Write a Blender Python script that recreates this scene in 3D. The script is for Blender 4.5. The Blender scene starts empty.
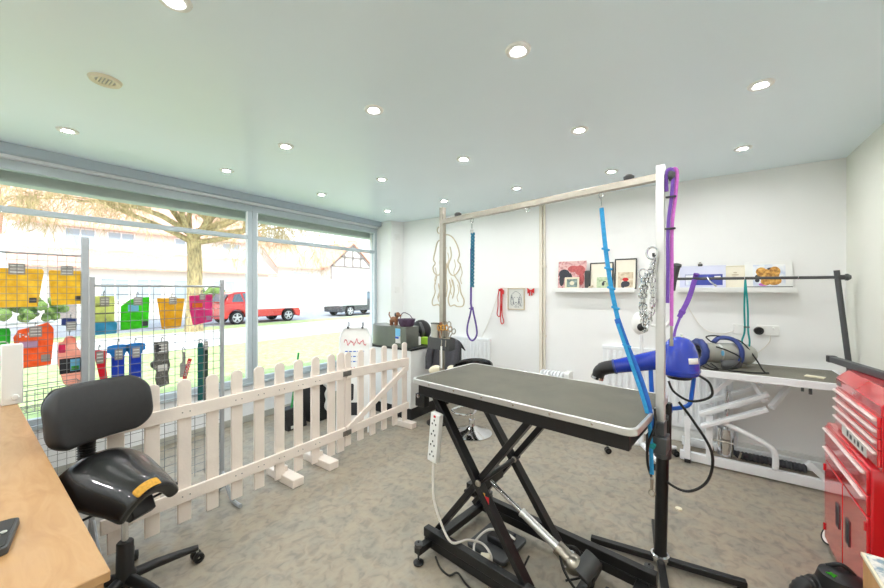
import bpy, bmesh, math, random
from mathutils import Vector, Matrix, Euler
random.seed(7)
SC = bpy.context.scene
COL = SC.collection
R = math.radians
PI = math.pi

# ------------------------------------------------------------------ materials
def nodes_of(name):
    m = bpy.data.materials.new(name); m.use_nodes = True
    nt = m.node_tree
    return m, nt, nt.nodes['Principled BSDF'], nt.nodes['Material Output']

def lin(c):
    return tuple((x / 12.92 if x <= .04045 else ((x + .055) / 1.055) ** 2.4) for x in c)

def mat(name, col, rough=.5, metal=0., var=.06, scale=14., bump=0., bscale=120., coat=0., spec=.5, trans=0.):
    """procedural surface: sRGB colour with a slight noise variation and optional bump"""
    m, nt, b, out = nodes_of(name)
    c = lin(col)
    tc = nt.nodes.new('ShaderNodeTexCoord')
    n = nt.nodes.new('ShaderNodeTexNoise'); n.inputs['Scale'].default_value = scale; n.inputs['Detail'].default_value = 4
    nt.links.new(tc.outputs['Object'], n.inputs['Vector'])
    r = nt.nodes.new('ShaderNodeValToRGB')
    r.color_ramp.elements[0].position = .3; r.color_ramp.elements[1].position = .7
    r.color_ramp.elements[0].color = tuple(max(0, x * (1 - var)) for x in c) + (1,)
    r.color_ramp.elements[1].color = tuple(min(1, x * (1 + var)) for x in c) + (1,)
    nt.links.new(n.outputs['Fac'], r.inputs['Fac'])
    nt.links.new(r.outputs['Color'], b.inputs['Base Color'])
    b.inputs['Roughness'].default_value = rough
    b.inputs['Metallic'].default_value = metal
    b.inputs['Specular IOR Level'].default_value = spec
    b.inputs['Coat Weight'].default_value = coat
    if trans:
        mix = nt.nodes.new('ShaderNodeMixShader'); mix.inputs[0].default_value = trans
        tr = nt.nodes.new('ShaderNodeBsdfTranslucent')
        nt.links.new(r.outputs['Color'], tr.inputs['Color'])
        nt.links.new(b.outputs[0], mix.inputs[1]); nt.links.new(tr.outputs[0], mix.inputs[2])
        nt.links.new(mix.outputs[0], out.inputs['Surface'])
    if bump:
        bn = nt.nodes.new('ShaderNodeTexNoise'); bn.inputs['Scale'].default_value = bscale
        nt.links.new(tc.outputs['Object'], bn.inputs['Vector'])
        bp = nt.nodes.new('ShaderNodeBump'); bp.inputs['Strength'].default_value = bump; bp.inputs['Distance'].default_value = .01
        nt.links.new(bn.outputs['Fac'], bp.inputs['Height'])
        nt.links.new(bp.outputs['Normal'], b.inputs['Normal'])
    return m

def multi(name, stops, scale=5., rough=.5, detail=6., stretch=(1, 1, 1), dist=0., coat=0., bump=0., rgh2=None):
    """noise through a many-stop colour ramp (floor vinyl, wood, photographs)"""
    m, nt, b, out = nodes_of(name)
    tc = nt.nodes.new('ShaderNodeTexCoord'); mp = nt.nodes.new('ShaderNodeMapping')
    mp.inputs['Scale'].default_value = stretch
    nt.links.new(tc.outputs['Object'], mp.inputs['Vector'])
    n = nt.nodes.new('ShaderNodeTexNoise'); n.inputs['Scale'].default_value = scale
    n.inputs['Detail'].default_value = detail; n.inputs['Distortion'].default_value = dist
    nt.links.new(mp.outputs[0], n.inputs['Vector'])
    r = nt.nodes.new('ShaderNodeValToRGB')
    els = r.color_ramp.elements
    while len(els) < len(stops): els.new(.5)
    for e, (p, c) in zip(els, stops):
        e.position = p; e.color = lin(c) + (1,)
    nt.links.new(n.outputs['Fac'], r.inputs['Fac'])
    nt.links.new(r.outputs['Color'], b.inputs['Base Color'])
    b.inputs['Roughness'].default_value = rough; b.inputs['Coat Weight'].default_value = coat
    if bump:
        bp = nt.nodes.new('ShaderNodeBump'); bp.inputs['Strength'].default_value = bump; bp.inputs['Distance'].default_value = .01
        nt.links.new(n.outputs['Fac'], bp.inputs['Height']); nt.links.new(bp.outputs['Normal'], b.inputs['Normal'])
    return m

def glass_mat(name, tint=(1, 1, 1), refl=.05, rough=0.):
    m, nt, b, out = nodes_of(name)
    nt.nodes.remove(b)
    t = nt.nodes.new('ShaderNodeBsdfTransparent'); t.inputs['Color'].default_value = tint + (1,)
    g = nt.nodes.new('ShaderNodeBsdfGlossy'); g.inputs['Roughness'].default_value = rough
    lw = nt.nodes.new('ShaderNodeLayerWeight'); lw.inputs['Blend'].default_value = .5
    pw = nt.nodes.new('ShaderNodeMath'); pw.operation = 'POWER'; pw.inputs[1].default_value = 5
    nt.links.new(lw.outputs['Facing'], pw.inputs[0])
    f = nt.nodes.new('ShaderNodeMath'); f.operation = 'MULTIPLY_ADD'; f.inputs[1].default_value = .55; f.inputs[2].default_value = .025
    nt.links.new(pw.outputs[0], f.inputs[0])
    mx = nt.nodes.new('ShaderNodeMixShader')
    nt.links.new(f.outputs[0], mx.inputs[0]); nt.links.new(t.outputs[0], mx.inputs[1]); nt.links.new(g.outputs[0], mx.inputs[2])
    nt.links.new(mx.outputs[0], out.inputs['Surface'])
    return m

def film_mat(name, col, clear=.25, trans=.45, rough=.35):
    """coloured see-through plastic: part transparent, part translucent, part glossy"""
    m, nt, b, out = nodes_of(name)
    c = lin(col)
    b.inputs['Base Color'].default_value = c + (1,); b.inputs['Roughness'].default_value = rough
    tc = nt.nodes.new('ShaderNodeTexCoord')
    n = nt.nodes.new('ShaderNodeTexNoise'); n.inputs['Scale'].default_value = 22; n.inputs['Detail'].default_value = 3
    nt.links.new(tc.outputs['Object'], n.inputs['Vector'])
    rp = nt.nodes.new('ShaderNodeValToRGB'); rp.color_ramp.elements[0].position = .35; rp.color_ramp.elements[1].position = .7
    rp.color_ramp.elements[0].color = tuple(x * .8 for x in c) + (1,); rp.color_ramp.elements[1].color = tuple(min(1, x * 1.1 + .02) for x in c) + (1,)
    nt.links.new(n.outputs['Fac'], rp.inputs['Fac']); nt.links.new(rp.outputs['Color'], b.inputs['Base Color'])
    tl = nt.nodes.new('ShaderNodeBsdfTranslucent'); nt.links.new(rp.outputs['Color'], tl.inputs['Color'])
    tp = nt.nodes.new('ShaderNodeBsdfTransparent'); tp.inputs['Color'].default_value = tuple(x ** .6 for x in c) + (1,)
    m1 = nt.nodes.new('ShaderNodeMixShader'); m1.inputs[0].default_value = trans
    m2 = nt.nodes.new('ShaderNodeMixShader'); m2.inputs[0].default_value = clear
    nt.links.new(b.outputs[0], m1.inputs[1]); nt.links.new(tl.outputs[0], m1.inputs[2])
    nt.links.new(m1.outputs[0], m2.inputs[1]); nt.links.new(tp.outputs[0], m2.inputs[2])
    nt.links.new(m2.outputs[0], out.inputs['Surface'])
    bp = nt.nodes.new('ShaderNodeBump'); bp.inputs['Strength'].default_value = .5; bp.inputs['Distance'].default_value = .01
    nt.links.new(n.outputs['Fac'], bp.inputs['Height']); nt.links.new(bp.outputs['Normal'], b.inputs['Normal'])
    return m

def emit_mat(name, col, s):
    m, nt, b, out = nodes_of(name)
    b.inputs['Base Color'].default_value = (.9, .9, .9, 1)
    b.inputs['Emission Color'].default_value = col + (1,); b.inputs['Emission Strength'].default_value = s
    return m

M = {}
M['wall'] = mat('wall paint', (.945, .945, .94), .7, var=.01, scale=3, bump=.05, bscale=300)
M['creamwall'] = mat('cream white wall paint', (.905, .905, .865), .7, var=.01, scale=3, bump=.05, bscale=300)
M['ceiling'] = mat('ceiling satin paint', (.912, .962, .995), .3, var=.012, scale=1.2, bump=.01, bscale=8)
def floor_mat():
    m, nt, bs, out = nodes_of('floor vinyl')
    tc = nt.nodes.new('ShaderNodeTexCoord')
    def noise(scale, detail, dist, stops, st=(1, 1, 1)):
        mp = nt.nodes.new('ShaderNodeMapping'); mp.inputs['Scale'].default_value = st
        nt.links.new(tc.outputs['Object'], mp.inputs['Vector'])
        n = nt.nodes.new('ShaderNodeTexNoise'); n.inputs['Scale'].default_value = scale; n.inputs['Detail'].default_value = detail; n.inputs['Distortion'].default_value = dist
        nt.links.new(mp.outputs[0], n.inputs['Vector'])
        r = nt.nodes.new('ShaderNodeValToRGB'); e = r.color_ramp.elements
        while len(e) < len(stops): e.new(.5)
        for q, (p, c) in zip(e, stops): q.position = p; q.color = lin(c) + (1,)
        nt.links.new(n.outputs['Fac'], r.inputs['Fac']); return r
    base = noise(5., 8., .6, [(.3, (.58, .562, .52)), (.45, (.615, .587, .535)), (.56, (.645, .60, .535)), (.7, (.61, .592, .55))], (1, 1.3, 1))
    fine = noise(17., 12., .8, [(.3, (.83, .83, .84)), (.5, (.965, .96, .95)), (.64, (1, 1, .985)), (.8, (.92, .92, .92))], (1.25, 1, 1))
    mx = nt.nodes.new('ShaderNodeMix'); mx.data_type = 'RGBA'; mx.blend_type = 'MULTIPLY'; mx.inputs[0].default_value = 1.
    nt.links.new(base.outputs['Color'], mx.inputs[6]); nt.links.new(fine.outputs['Color'], mx.inputs[7])
    nt.links.new(mx.outputs[2], bs.inputs['Base Color']); bs.inputs['Roughness'].default_value = .42
    return m
M['floor'] = floor_mat()
M['frame'] = mat('grey aluminium frame', (.705, .75, .775), .4, var=.02)
M['framewhite'] = mat('white window bead', (.9, .92, .93), .4, var=.02)
M['fascia'] = mat('blue grey fascia', (.70, .75, .79), .45, var=.02)
M['black'] = mat('black plastic', (.09, .09, .095), .45, var=.15)
M['blackmetal'] = mat('black powder coat', (.075, .075, .08), .38, var=.2, scale=30, bump=.06)
M['leather'] = mat('black vinyl upholstery', (.075, .075, .08), .26, var=.12, scale=40, bump=.08, bscale=400, coat=.35)
M['leather2'] = mat('dull black vinyl', (.15, .15, .155), .5, var=.1, scale=40, bump=.12, bscale=400)
M['worn'] = mat('worn yellow foam', (.80, .60, .22), .8, var=.2, scale=80, bump=.3)
M['chrome'] = mat('chrome', (.86, .86, .87), .12, 1., var=.02)
M['steel'] = mat('brushed steel', (.68, .655, .61), .33, 1., var=.06, scale=30)
M['steelpale'] = mat('pale aluminium', (.86, .86, .85), .35, .85, var=.04, scale=30)
M['wood'] = multi('pale beech laminate', [(.25, (.665, .50, .325)), (.45, (.705, .545, .365)), (.6, (.73, .575, .40)), (.8, (.685, .525, .35))], 6., .36, 7., (.7, 3.2, 1), 1.6, coat=.1)
M['picket'] = mat('white fence paint', (.93, .885, .845), .5, var=.025, scale=9, bump=.1, bscale=60)
M['white'] = mat('white laminate', (.93, .93, .92), .4, var=.015)
M['whitemetal'] = mat('white enamelled metal', (.93, .94, .95), .3, var=.015)
M['grey'] = mat('mid grey plastic', (.69, .69, .66), .45, var=.05)
M['darkgrey'] = mat('dark grey plastic', (.27, .275, .28), .5, var=.08)
M['olive'] = mat('olive grey gloss laminate', (.36, .37, .34), .28, var=.04, coat=.3)
M['red'] = mat('red enamel', (.82, .08, .14), .16, var=.03, coat=1.)
M['redpaint'] = mat('car red', (.80, .16, .12), .25, var=.02, coat=.6)
M['darkcar'] = mat('car charcoal', (.22, .23, .25), .25, var=.02, coat=.6)
M['blue'] = mat('glossy royal blue', (.07, .21, .68), .18, var=.04, coat=.6)
M['bluestrap'] = mat('bright blue steel bracket', (.10, .38, .80), .35, var=.04)
M['navy'] = mat('navy plastic', (.17, .24, .50), .35, var=.06)
M['skyweb'] = mat('sky blue webbing', (.18, .58, .80), .75, var=.12, scale=90, bump=.3, bscale=500)
M['deepweb'] = mat('blue webbing', (.15, .40, .74), .75, var=.12, scale=90, bump=.3, bscale=500)
M['tealweb'] = mat('teal webbing', (.10, .56, .56), .75, var=.12, scale=90, bump=.3, bscale=500)
M['purpleweb'] = mat('purple webbing', (.45, .28, .66), .75, var=.12, scale=90, bump=.3, bscale=500)
M['pinkweb'] = mat('orchid pink webbing', (.80, .42, .78), .75, var=.12, scale=90, bump=.3, bscale=500)
M['purplerope'] = mat('purple rope', (.36, .26, .55), .8, var=.15, scale=120, bump=.4, bscale=500)
M['tealrope'] = mat('teal rope', (.16, .46, .58), .8, var=.15, scale=120, bump=.4, bscale=500)
M['redrope'] = mat('red rope', (.80, .16, .17), .7, var=.15, scale=120, bump=.4, bscale=500)
M['rubber'] = mat('grey ribbed rubber', (.375, .365, .315), .62, var=.14, scale=7, bump=.35, bscale=900)
M['mat2'] = mat('olive grey rubber mat', (.47, .455, .41), .6, var=.06, scale=7, bump=.3, bscale=700)
M['cream'] = mat('cream plastic', (.90, .87, .77), .4, var=.03)
M['beigepipe'] = mat('cream painted pipe', (.90, .87, .81), .45, var=.03)
M['cable'] = mat('black cable', (.07, .07, .07), .5, var=.1)
M['whitecable'] = mat('white cable', (.90, .88, .85), .5, var=.03)
M['lime'] = mat('lime green card', (.68, .86, .25), .5, var=.04)
M['denim'] = mat('charcoal cloth', (.28, .28, .30), .9, var=.15, scale=70, bump=.3, bscale=300)
M['wire'] = mat('grey grid wire', (.55, .56, .57), .4, .5, var=.05)
M['post'] = mat('silver grey post', (.66, .68, .70), .4, .2, var=.03)
M['paper'] = mat('white paper card', (.93, .93, .91), .7, var=.02, trans=.3)
M['greycard'] = mat('grey hanger card', (.70, .69, .67), .7, var=.06, scale=60, trans=.35)
M['railmetal'] = mat('pale pink white rail', (.93, .88, .86), .3, .2, var=.02)
M['ink'] = mat('soft grey ink', (.52, .53, .55), .7, var=.1)
M['soffit'] = mat('pale grey green soffit', (.70, .74, .71), .5, var=.02)
M['dusty'] = mat('dusty red coat', (.74, .36, .36), .6, var=.2, scale=60)
M['plate'] = mat('dull hinge metal', (.50, .49, .47), .45, .8, var=.1, scale=60)
M['brown'] = mat('brown ceramic', (.55, .36, .25), .5, var=.25, scale=30)
M['purpleglass'] = film_mat('dusky purple plastic', (.45, .36, .46), .25, .3, .2)
M['green'] = mat('green handle', (.13, .55, .28), .4, var=.05)
M['gold'] = mat('amber handle', (.80, .58, .22), .4, var=.1)
M['orange'] = film_mat('amber clear pouch', (1., .83, .36), .14, .85)
M['orange2'] = film_mat('orange fabric pouch', (1., .82, .34), .06, .85, .6)
M['limepouch'] = film_mat('bright green pouch', (.42, .90, .28), .05, .75, .5)
M['greenpouch'] = film_mat('leaf green bag', (.32, .78, .32), .05, .72, .5)
M['orangered'] = film_mat('orange red bag', (1., .56, .34), .05, .85, .5)
M['magenta'] = film_mat('magenta pouch', (.93, .42, .68), .05, .85, .5)
M['coral'] = film_mat('coral net bag', (1., .76, .70), .18, .85, .5)
M['olivepack'] = film_mat('pale olive pack', (.92, .94, .68), .05, .85, .5)
M['bluepack'] = film_mat('mid blue pack', (.46, .76, .88), .05, .85, .5)
M['bluetoy'] = mat('bright blue cloth', (.36, .66, .86), .7, var=.1, scale=60, trans=.85)
M['bluetoy2'] = mat('deep blue cloth', (.32, .44, .80), .7, var=.1, scale=60, trans=.85)
M['redlead'] = mat('crimson webbing', (.90, .30, .38), .7, var=.1, scale=60, trans=.85)
M['camo'] = multi('grey camouflage cloth', [(.3, (.25, .25, .24)), (.45, (.42, .42, .40)), (.55, (.33, .33, .31)), (.7, (.62, .61, .58))], 55., .8, 2.)
M['redcard'] = mat('red printed card', (.86, .22, .26), .6, var=.04, trans=.3)
M['tealdark'] = mat('dark teal webbing', (.06, .38, .38), .7, var=.1, scale=60, trans=.1)
M['greendark'] = mat('blackish green webbing', (.14, .22, .19), .7, var=.1, scale=60)
M['lilac'] = mat('lilac label', (.78, .66, .80), .6, var=.03, trans=.3)
M['inkblack'] = mat('black print', (.16, .16, .18), .6, var=.05)
M['inkblue'] = mat('blue print', (.15, .35, .72), .6, var=.05)
M['inkred'] = mat('red print', (.82, .28, .36), .6, var=.05)
M['skyprint'] = mat('pale blue print', (.45, .72, .86), .6, var=.05)
M['tan'] = mat('tan outline paint', (.80, .74, .64), .6, var=.05)
M['glass'] = glass_mat('window glass')
M['carglass'] = mat('dark car glass', (.35, .42, .46), .08, var=.03)
M['tyre'] = mat('tyre rubber', (.10, .10, .10), .8, var=.1)
M['alloy'] = mat('silver alloy', (.78, .79, .80), .3, .5, var=.03)
M['lampglow'] = emit_mat('downlight lens', (.985, .985, .98), 540.)
M['blanksheet'] = mat('blank white stand-in sheet', (.985, .985, .985), .5, var=.002, trans=.93)
M['lawn'] = multi('lawn grass', [(.3, (.56, .64, .38)), (.5, (.67, .74, .48)), (.7, (.73, .78, .56))], 9., .9, 8., bump=.4)
M['paving'] = mat('pale paving', (.80, .79, .76), .9, var=.05, scale=2)
M['road'] = mat('grey tarmac', (.60, .60, .60), .9, var=.05, scale=4)
M['bark'] = multi('pale bark', [(.3, (.50, .45, .33)), (.5, (.66, .60, .44)), (.7, (.76, .70, .52))], 16., .9, 6., (1, 1, .3), bump=.6)
M['twig'] = mat('pale yellow twig', (.70, .63, .46), .9, var=.15, scale=4)
M['render'] = mat('white house render', (.90, .88, .84), .9, var=.02, scale=2)
M['tile'] = multi('red roof tiles', [(.3, (.80, .58, .50)), (.5, (.88, .66, .57)), (.7, (.92, .74, .66))], 12., .9, 4., bump=.3)
M['timber'] = mat('dark timber', (.55, .52, .50), .8, var=.1)
M['housewin'] = mat('house window glass', (.66, .71, .74), .3, var=.04)
M['hedge'] = mat('hedge green', (.42, .52, .26), .9, var=.3, scale=12, bump=.8, bscale=20)
M['photo_pink'] = multi('pink blossom photograph', [(.3, (.66, .40, .42)), (.45, (.82, .62, .62)), (.55, (.88, .74, .72)), (.7, (.74, .42, .44))], 26., .35, 5.)
M['photo_green'] = multi('grass photograph', [(.3, (.55, .66, .48)), (.5, (.74, .80, .66)), (.7, (.84, .86, .74))], 30., .35, 5.)
M['photo_grey'] = multi('grey photograph', [(.3, (.32, .40, .38)), (.5, (.50, .58, .56)), (.7, (.68, .72, .70))], 30., .35, 5.)
M['photo_white'] = multi('snowy photograph', [(.3, (.72, .78, .88)), (.5, (.92, .93, .95)), (.7, (.98, .98, .97))], 12., .35, 5.)
M['photo_cream'] = mat('cream certificate paper', (.94, .91, .84), .5, var=.03)
M['photo_warm'] = multi('warm field photograph', [(.3, (.70, .62, .52)), (.5, (.85, .78, .66)), (.7, (.90, .86, .80))], 26., .35, 5.)
M['dogbrown'] = multi('golden dog coat', [(.35, (.62, .42, .20)), (.55, (.86, .64, .30)), (.7, (.92, .76, .46))], 40., .6, 4.)
M['dogdark'] = mat('dark dog coat', (.20, .21, .25), .6, var=.2, scale=60)
M['bluegloss'] = mat('deep blue print panel', (.20, .26, .62), .3, var=.25, scale=9)
M['frostframe'] = mat('frosted lilac border', (.84, .85, .93), .3, var=.02)
M['terrazzo'] = multi('blue white speckled board', [(.35, (.50, .60, .66)), (.48, (.86, .86, .84)), (.6, (.93, .92, .89)), (.68, (.62, .66, .62))], 34., .5, 5.)
M['boxwood'] = multi('light ply', [(.3, (.72, .52, .32)), (.5, (.80, .60, .38)), (.7, (.84, .66, .45))], 8., .5, 6., (1, 1, .25), 1.)

# ------------------------------------------------------------------ mesh builder
class MB:
    def __init__(s):
        s.bm = bmesh.new()
    def _faces(s, vs, fs):
        bv = [s.bm.verts.new(v) for v in vs]
        for f in fs:
            try: s.bm.faces.new([bv[i] for i in f])
            except ValueError: pass
    def box(s, lo, hi):
        x0, y0, z0 = lo; x1, y1, z1 = hi
        s._faces([(x0, y0, z0), (x1, y0, z0), (x1, y1, z0), (x0, y1, z0), (x0, y0, z1), (x1, y0, z1), (x1, y1, z1), (x0, y1, z1)],
                 [(0, 3, 2, 1), (4, 5, 6, 7), (0, 1, 5, 4), (1, 2, 6, 5), (2, 3, 7, 6), (3, 0, 4, 7)])
        return s
    def cbox(s, c, d, rot=None):
        """box by centre, size and rotation matrix"""
        rot = rot or Matrix.Identity(3)
        hx, hy, hz = d[0] / 2, d[1] / 2, d[2] / 2
        vs = [Vector(c) + rot @ Vector(p) for p in [(-hx, -hy, -hz), (hx, -hy, -hz), (hx, hy, -hz), (-hx, hy, -hz), (-hx, -hy, hz), (hx, -hy, hz), (hx, hy, hz), (-hx, hy, hz)]]
        s._faces(vs, [(0, 3, 2, 1), (4, 5, 6, 7), (0, 1, 5, 4), (1, 2, 6, 5), (2, 3, 7, 6), (3, 0, 4, 7)])
        return s
    def bar(s, p0, p1, w, h, up=(0, 0, 1)):
        """rectangular beam from p0 to p1; w sideways, h along up"""
        p0, p1 = Vector(p0), Vector(p1); d = (p1 - p0).normalized()
        side = d.cross(Vector(up))
        if side.length < 1e-4: side = d.cross(Vector((0, 1, 0)))
        side.normalize(); u = side.cross(d)
        vs = []
        for p in (p0, p1):
            for a, b in ((-1, -1), (1, -1), (1, 1), (-1, 1)):
                vs.append(p + side * (a * w / 2) + u * (b * h / 2))
        s._faces(vs, [(0, 1, 2, 3), (7, 6, 5, 4), (0, 4, 5, 1), (1, 5, 6, 2), (2, 6, 7, 3), (3, 7, 4, 0)])
        return s
    def tube(s, pts, r, n=8, closed=False, flat=None):
        """round tube along points; r a number or one per point; flat=(a, b) squashes the section into a strap a wide, b thick"""
        P = [Vector(p) for p in pts]; k = len(P)
        rr = list(r) if isinstance(r, (list, tuple)) else [r] * k
        rings = []; ref = None
        for i in range(k):
            if closed: t = P[(i + 1) % k] - P[i - 1]
            else: t = P[min(i + 1, k - 1)] - P[max(i - 1, 0)]
            t.normalize()
            if ref is None:
                ref = Vector((0, 0, 1)) if abs(t.z) < .9 else Vector((0, 1, 0))
            a = t.cross(ref)
            if a.length < 1e-5: a = t.cross(Vector((1, 0, 0)))
            a.normalize(); b = a.cross(t); ref = b
            ring = []
            for j in range(n):
                q = 2 * PI * j / n
                if flat: o = a * (math.cos(q) * flat[0]) + b * (math.sin(q) * flat[1])
                else: o = (a * math.cos(q) + b * math.sin(q)) * rr[i]
                ring.append(s.bm.verts.new(P[i] + o))
            rings.append(ring)
        m = k if closed else k - 1
        for i in range(m):
            A, B = rings[i], rings[(i + 1) % k]
            for j in range(n):
                s.bm.faces.new((A[j], A[(j + 1) % n], B[(j + 1) % n], B[j]))
        if not closed:
            s.bm.faces.new(rings[0][::-1]); s.bm.faces.new(rings[-1])
        return s
    def lathe(s, prof, c=(0, 0, 0), axis=(0, 0, 1), n=20):
        """turn (radius, height) pairs about an axis through c"""
        ax = Vector(axis).normalized()
        q = Vector((0, 0, 1)).rotation_difference(ax).to_matrix()
        rings = []
        for r, h in prof:
            if r < 1e-6: rings.append([s.bm.verts.new(Vector(c) + q @ Vector((0, 0, h)))])
            else: rings.append([s.bm.verts.new(Vector(c) + q @ Vector((r * math.cos(2 * PI * j / n), r * math.sin(2 * PI * j / n), h))) for j in range(n)])
        for A, B in zip(rings, rings[1:]):
            for j in range(n):
                k = (j + 1) % n
                if len(A) == 1 and len(B) == 1: continue
                if len(A) == 1: s.bm.faces.new((A[0], B[k], B[j]))
                elif len(B) == 1: s.bm.faces.new((A[j], A[k], B[0]))
                else: s.bm.faces.new((A[j], A[k], B[k], B[j]))
        big = .41 * max(r for r, h in prof)
        if prof[0][0] > big and prof[-1][0] > big:      # an open ring: join its ends
            A, B = rings[-1], rings[0]
            if prof[0] != prof[-1]:
                for j in range(n):
                    k = (j + 1) % n; s.bm.faces.new((A[j], A[k], B[k], B[j]))
        else:
            if len(rings[0]) > 1: s.bm.faces.new(rings[0][::-1])
            if len(rings[-1]) > 1: s.bm.faces.new(rings[-1])
        bmesh.ops.remove_doubles(s.bm, verts=s.bm.verts, dist=1e-6)
        return s
    def prism(s, poly, o, ux, uy, depth):
        """polygon (in ux, uy from o) pushed along depth"""
        o, ux, uy, dp = Vector(o), Vector(ux), Vector(uy), Vector(depth)
        A = [s.bm.verts.new(o + ux * a + uy * b) for a, b in poly]
        B = [s.bm.verts.new(o + ux * a + uy * b + dp) for a, b in poly]
        n = len(A)
        s.bm.faces.new(A[::-1]); s.bm.faces.new(B)
        for i in range(n): s.bm.faces.new((A[i], A[(i + 1) % n], B[(i + 1) % n], B[i]))
        return s
    def ball(s, c, r, n=14, m=9, rot=None):
        r = r if isinstance(r, (tuple, list)) else (r, r, r)
        rot = rot or Matrix.Identity(3)
        rings = []
        for i in range(m + 1):
            t = PI * i / m
            if i in (0, m): rings.append([s.bm.verts.new(Vector(c) + rot @ Vector((0, 0, r[2] * math.cos(t))))])
            else: rings.append([s.bm.verts.new(Vector(c) + rot @ Vector((r[0] * math.sin(t) * math.cos(2 * PI * j / n), r[1] * math.sin(t) * math.sin(2 * PI * j / n), r[2] * math.cos(t)))) for j in range(n)])
        for A, B in zip(rings, rings[1:]):
            for j in range(n):
                k = (j + 1) % n
                if len(A) == 1: s.bm.faces.new((A[0], B[j], B[k]))
                elif len(B) == 1: s.bm.faces.new((A[j], B[0], A[k]))
                else: s.bm.faces.new((A[j], B[j], B[k], A[k]))
        return s
    def grid(s, rows):
        V = [[s.bm.verts.new(p) for p in r] for r in rows]
        for A, B in zip(V, V[1:]):
            for i in range(len(A) - 1): s.bm.faces.new((A[i], A[i + 1], B[i + 1], B[i]))
        return s
    def build(s, name, m, parent=None, bevel=0., sub=0, solid=0., local=False, seg=2, angle=38):
        me = bpy.data.meshes.new(name)
        bmesh.ops.recalc_face_normals(s.bm, faces=s.bm.faces)
        if parent is not None and not local:
            s.bm.transform(world_of(parent).inverted())
        s.bm.to_mesh(me); s.bm.free()
        for p in me.polygons: p.use_smooth = True
        me.set_sharp_from_angle(angle=R(angle))
        me.materials.append(M[m] if isinstance(m, str) else m)
        o = bpy.data.objects.new(name, me); COL.objects.link(o)
        if parent is not None: o.parent = parent
        if solid:
            k = o.modifiers.new('solid', 'SOLIDIFY'); k.thickness = solid; k.offset = 0
        if bevel:
            k = o.modifiers.new('bevel', 'BEVEL'); k.width = bevel; k.segments = seg; k.limit_method = 'ANGLE'; k.angle_limit = R(40)
        if sub:
            k = o.modifiers.new('sub', 'SUBSURF'); k.levels = sub; k.render_levels = sub
        return o

def world_of(o):
    m = Matrix.LocRotScale(o.location, o.rotation_euler, None)
    return world_of(o.parent) @ m if o.parent else m

def tag(o, label, cat, group=None):
    o['label'] = label; o['category'] = cat
    if group: o['group'] = group
    return o

def thing(name, label, cat, loc=(0, 0, 0), rz=0., group=None):
    o = bpy.data.objects.new(name, None); COL.objects.link(o)
    o.empty_display_size = .05
    o.location = loc; o.rotation_euler = (0, 0, rz)
    return tag(o, label, cat, group)

def struct(o):
    o['kind'] = 'structure'; return o

def dup(root, loc, rz=None, label=None):
    r = root.copy(); COL.objects.link(r); r.location = loc
    if rz is not None: r.rotation_euler = (0, 0, rz)
    if label: r['label'] = label
    for ch in list(root.children):
        c = ch.copy(); COL.objects.link(c); c.parent = r
        for g in ch.children:
            d = g.copy(); COL.objects.link(d); d.parent = c
    return r

def text(name, s, size, m, parent, origin, ux, uy, depth=.0012, align='CENTER'):
    """writing as a thin solid mesh with its baseline along ux"""
    cu = bpy.data.curves.new(name, 'FONT'); cu.body = s; cu.size = size; cu.extrude = depth; cu.align_x = align
    cu.resolution_u = 3
    t = bpy.data.objects.new('tmp', cu); COL.objects.link(t)
    dg = bpy.context.evaluated_depsgraph_get(); dg.update()
    me = bpy.data.meshes.new_from_object(t.evaluated_get(dg))
    bpy.data.objects.remove(t); bpy.data.curves.remove(cu)
    ux, uy = Vector(ux).normalized(), Vector(uy).normalized(); uz = ux.cross(uy)
    w = Matrix((( ux.x, uy.x, uz.x, origin[0]), (ux.y, uy.y, uz.y, origin[1]), (ux.z, uy.z, uz.z, origin[2]), (0, 0, 0, 1)))
    me.transform(world_of(parent).inverted() @ w)
    me.materials.clear(); me.materials.append(M[m])
    me.name = name
    o = bpy.data.objects.new(name, me); COL.objects.link(o); o.parent = parent
    return o

def curve_pts(ctrl, n=8, closed=False):
    """smooth Catmull-Rom line through control points"""
    P = [Vector(p) for p in ctrl]; out = []; k = len(P)
    segs = k if closed else k - 1
    for i in range(segs):
        if closed: p0, p1, p2, p3 = P[i - 1], P[i], P[(i + 1) % k], P[(i + 2) % k]
        else: p0, p1, p2, p3 = P[max(i - 1, 0)], P[i], P[i + 1], P[min(i + 2, k - 1)]
        for j in range(n):
            t = j / n
            out.append(.5 * ((2 * p1) + (p2 - p0) * t + (2 * p0 - 5 * p1 + 4 * p2 - p3) * t * t + (3 * p1 - p0 - 3 * p2 + p3) * t ** 3))
    if not closed: out.append(P[-1])
    return out

def ell(cx, cy, rx, ry, n=16, a0=0., a1=2 * PI):
    full = abs(a1 - a0 - 2 * PI) < 1e-6
    return [(cx + rx * math.cos(a0 + (a1 - a0) * i / (n if full else n - 1)), cy + ry * math.sin(a0 + (a1 - a0) * i / (n if full else n - 1))) for i in range(n)]

def rrect(x0, y0, x1, y1, r, n=4):
    out = []
    for cx, cy, a in ((x1 - r, y0 + r, -90), (x1 - r, y1 - r, 0), (x0 + r, y1 - r, 90), (x0 + r, y0 + r, 180)):
        for i in range(n + 1):
            q = R(a + 90 * i / n); out.append((cx + r * math.cos(q), cy + r * math.sin(q)))
    return out

X, Y, Z = Vector((1, 0, 0)), Vector((0, 1, 0)), Vector((0, 0, 1))

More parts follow.
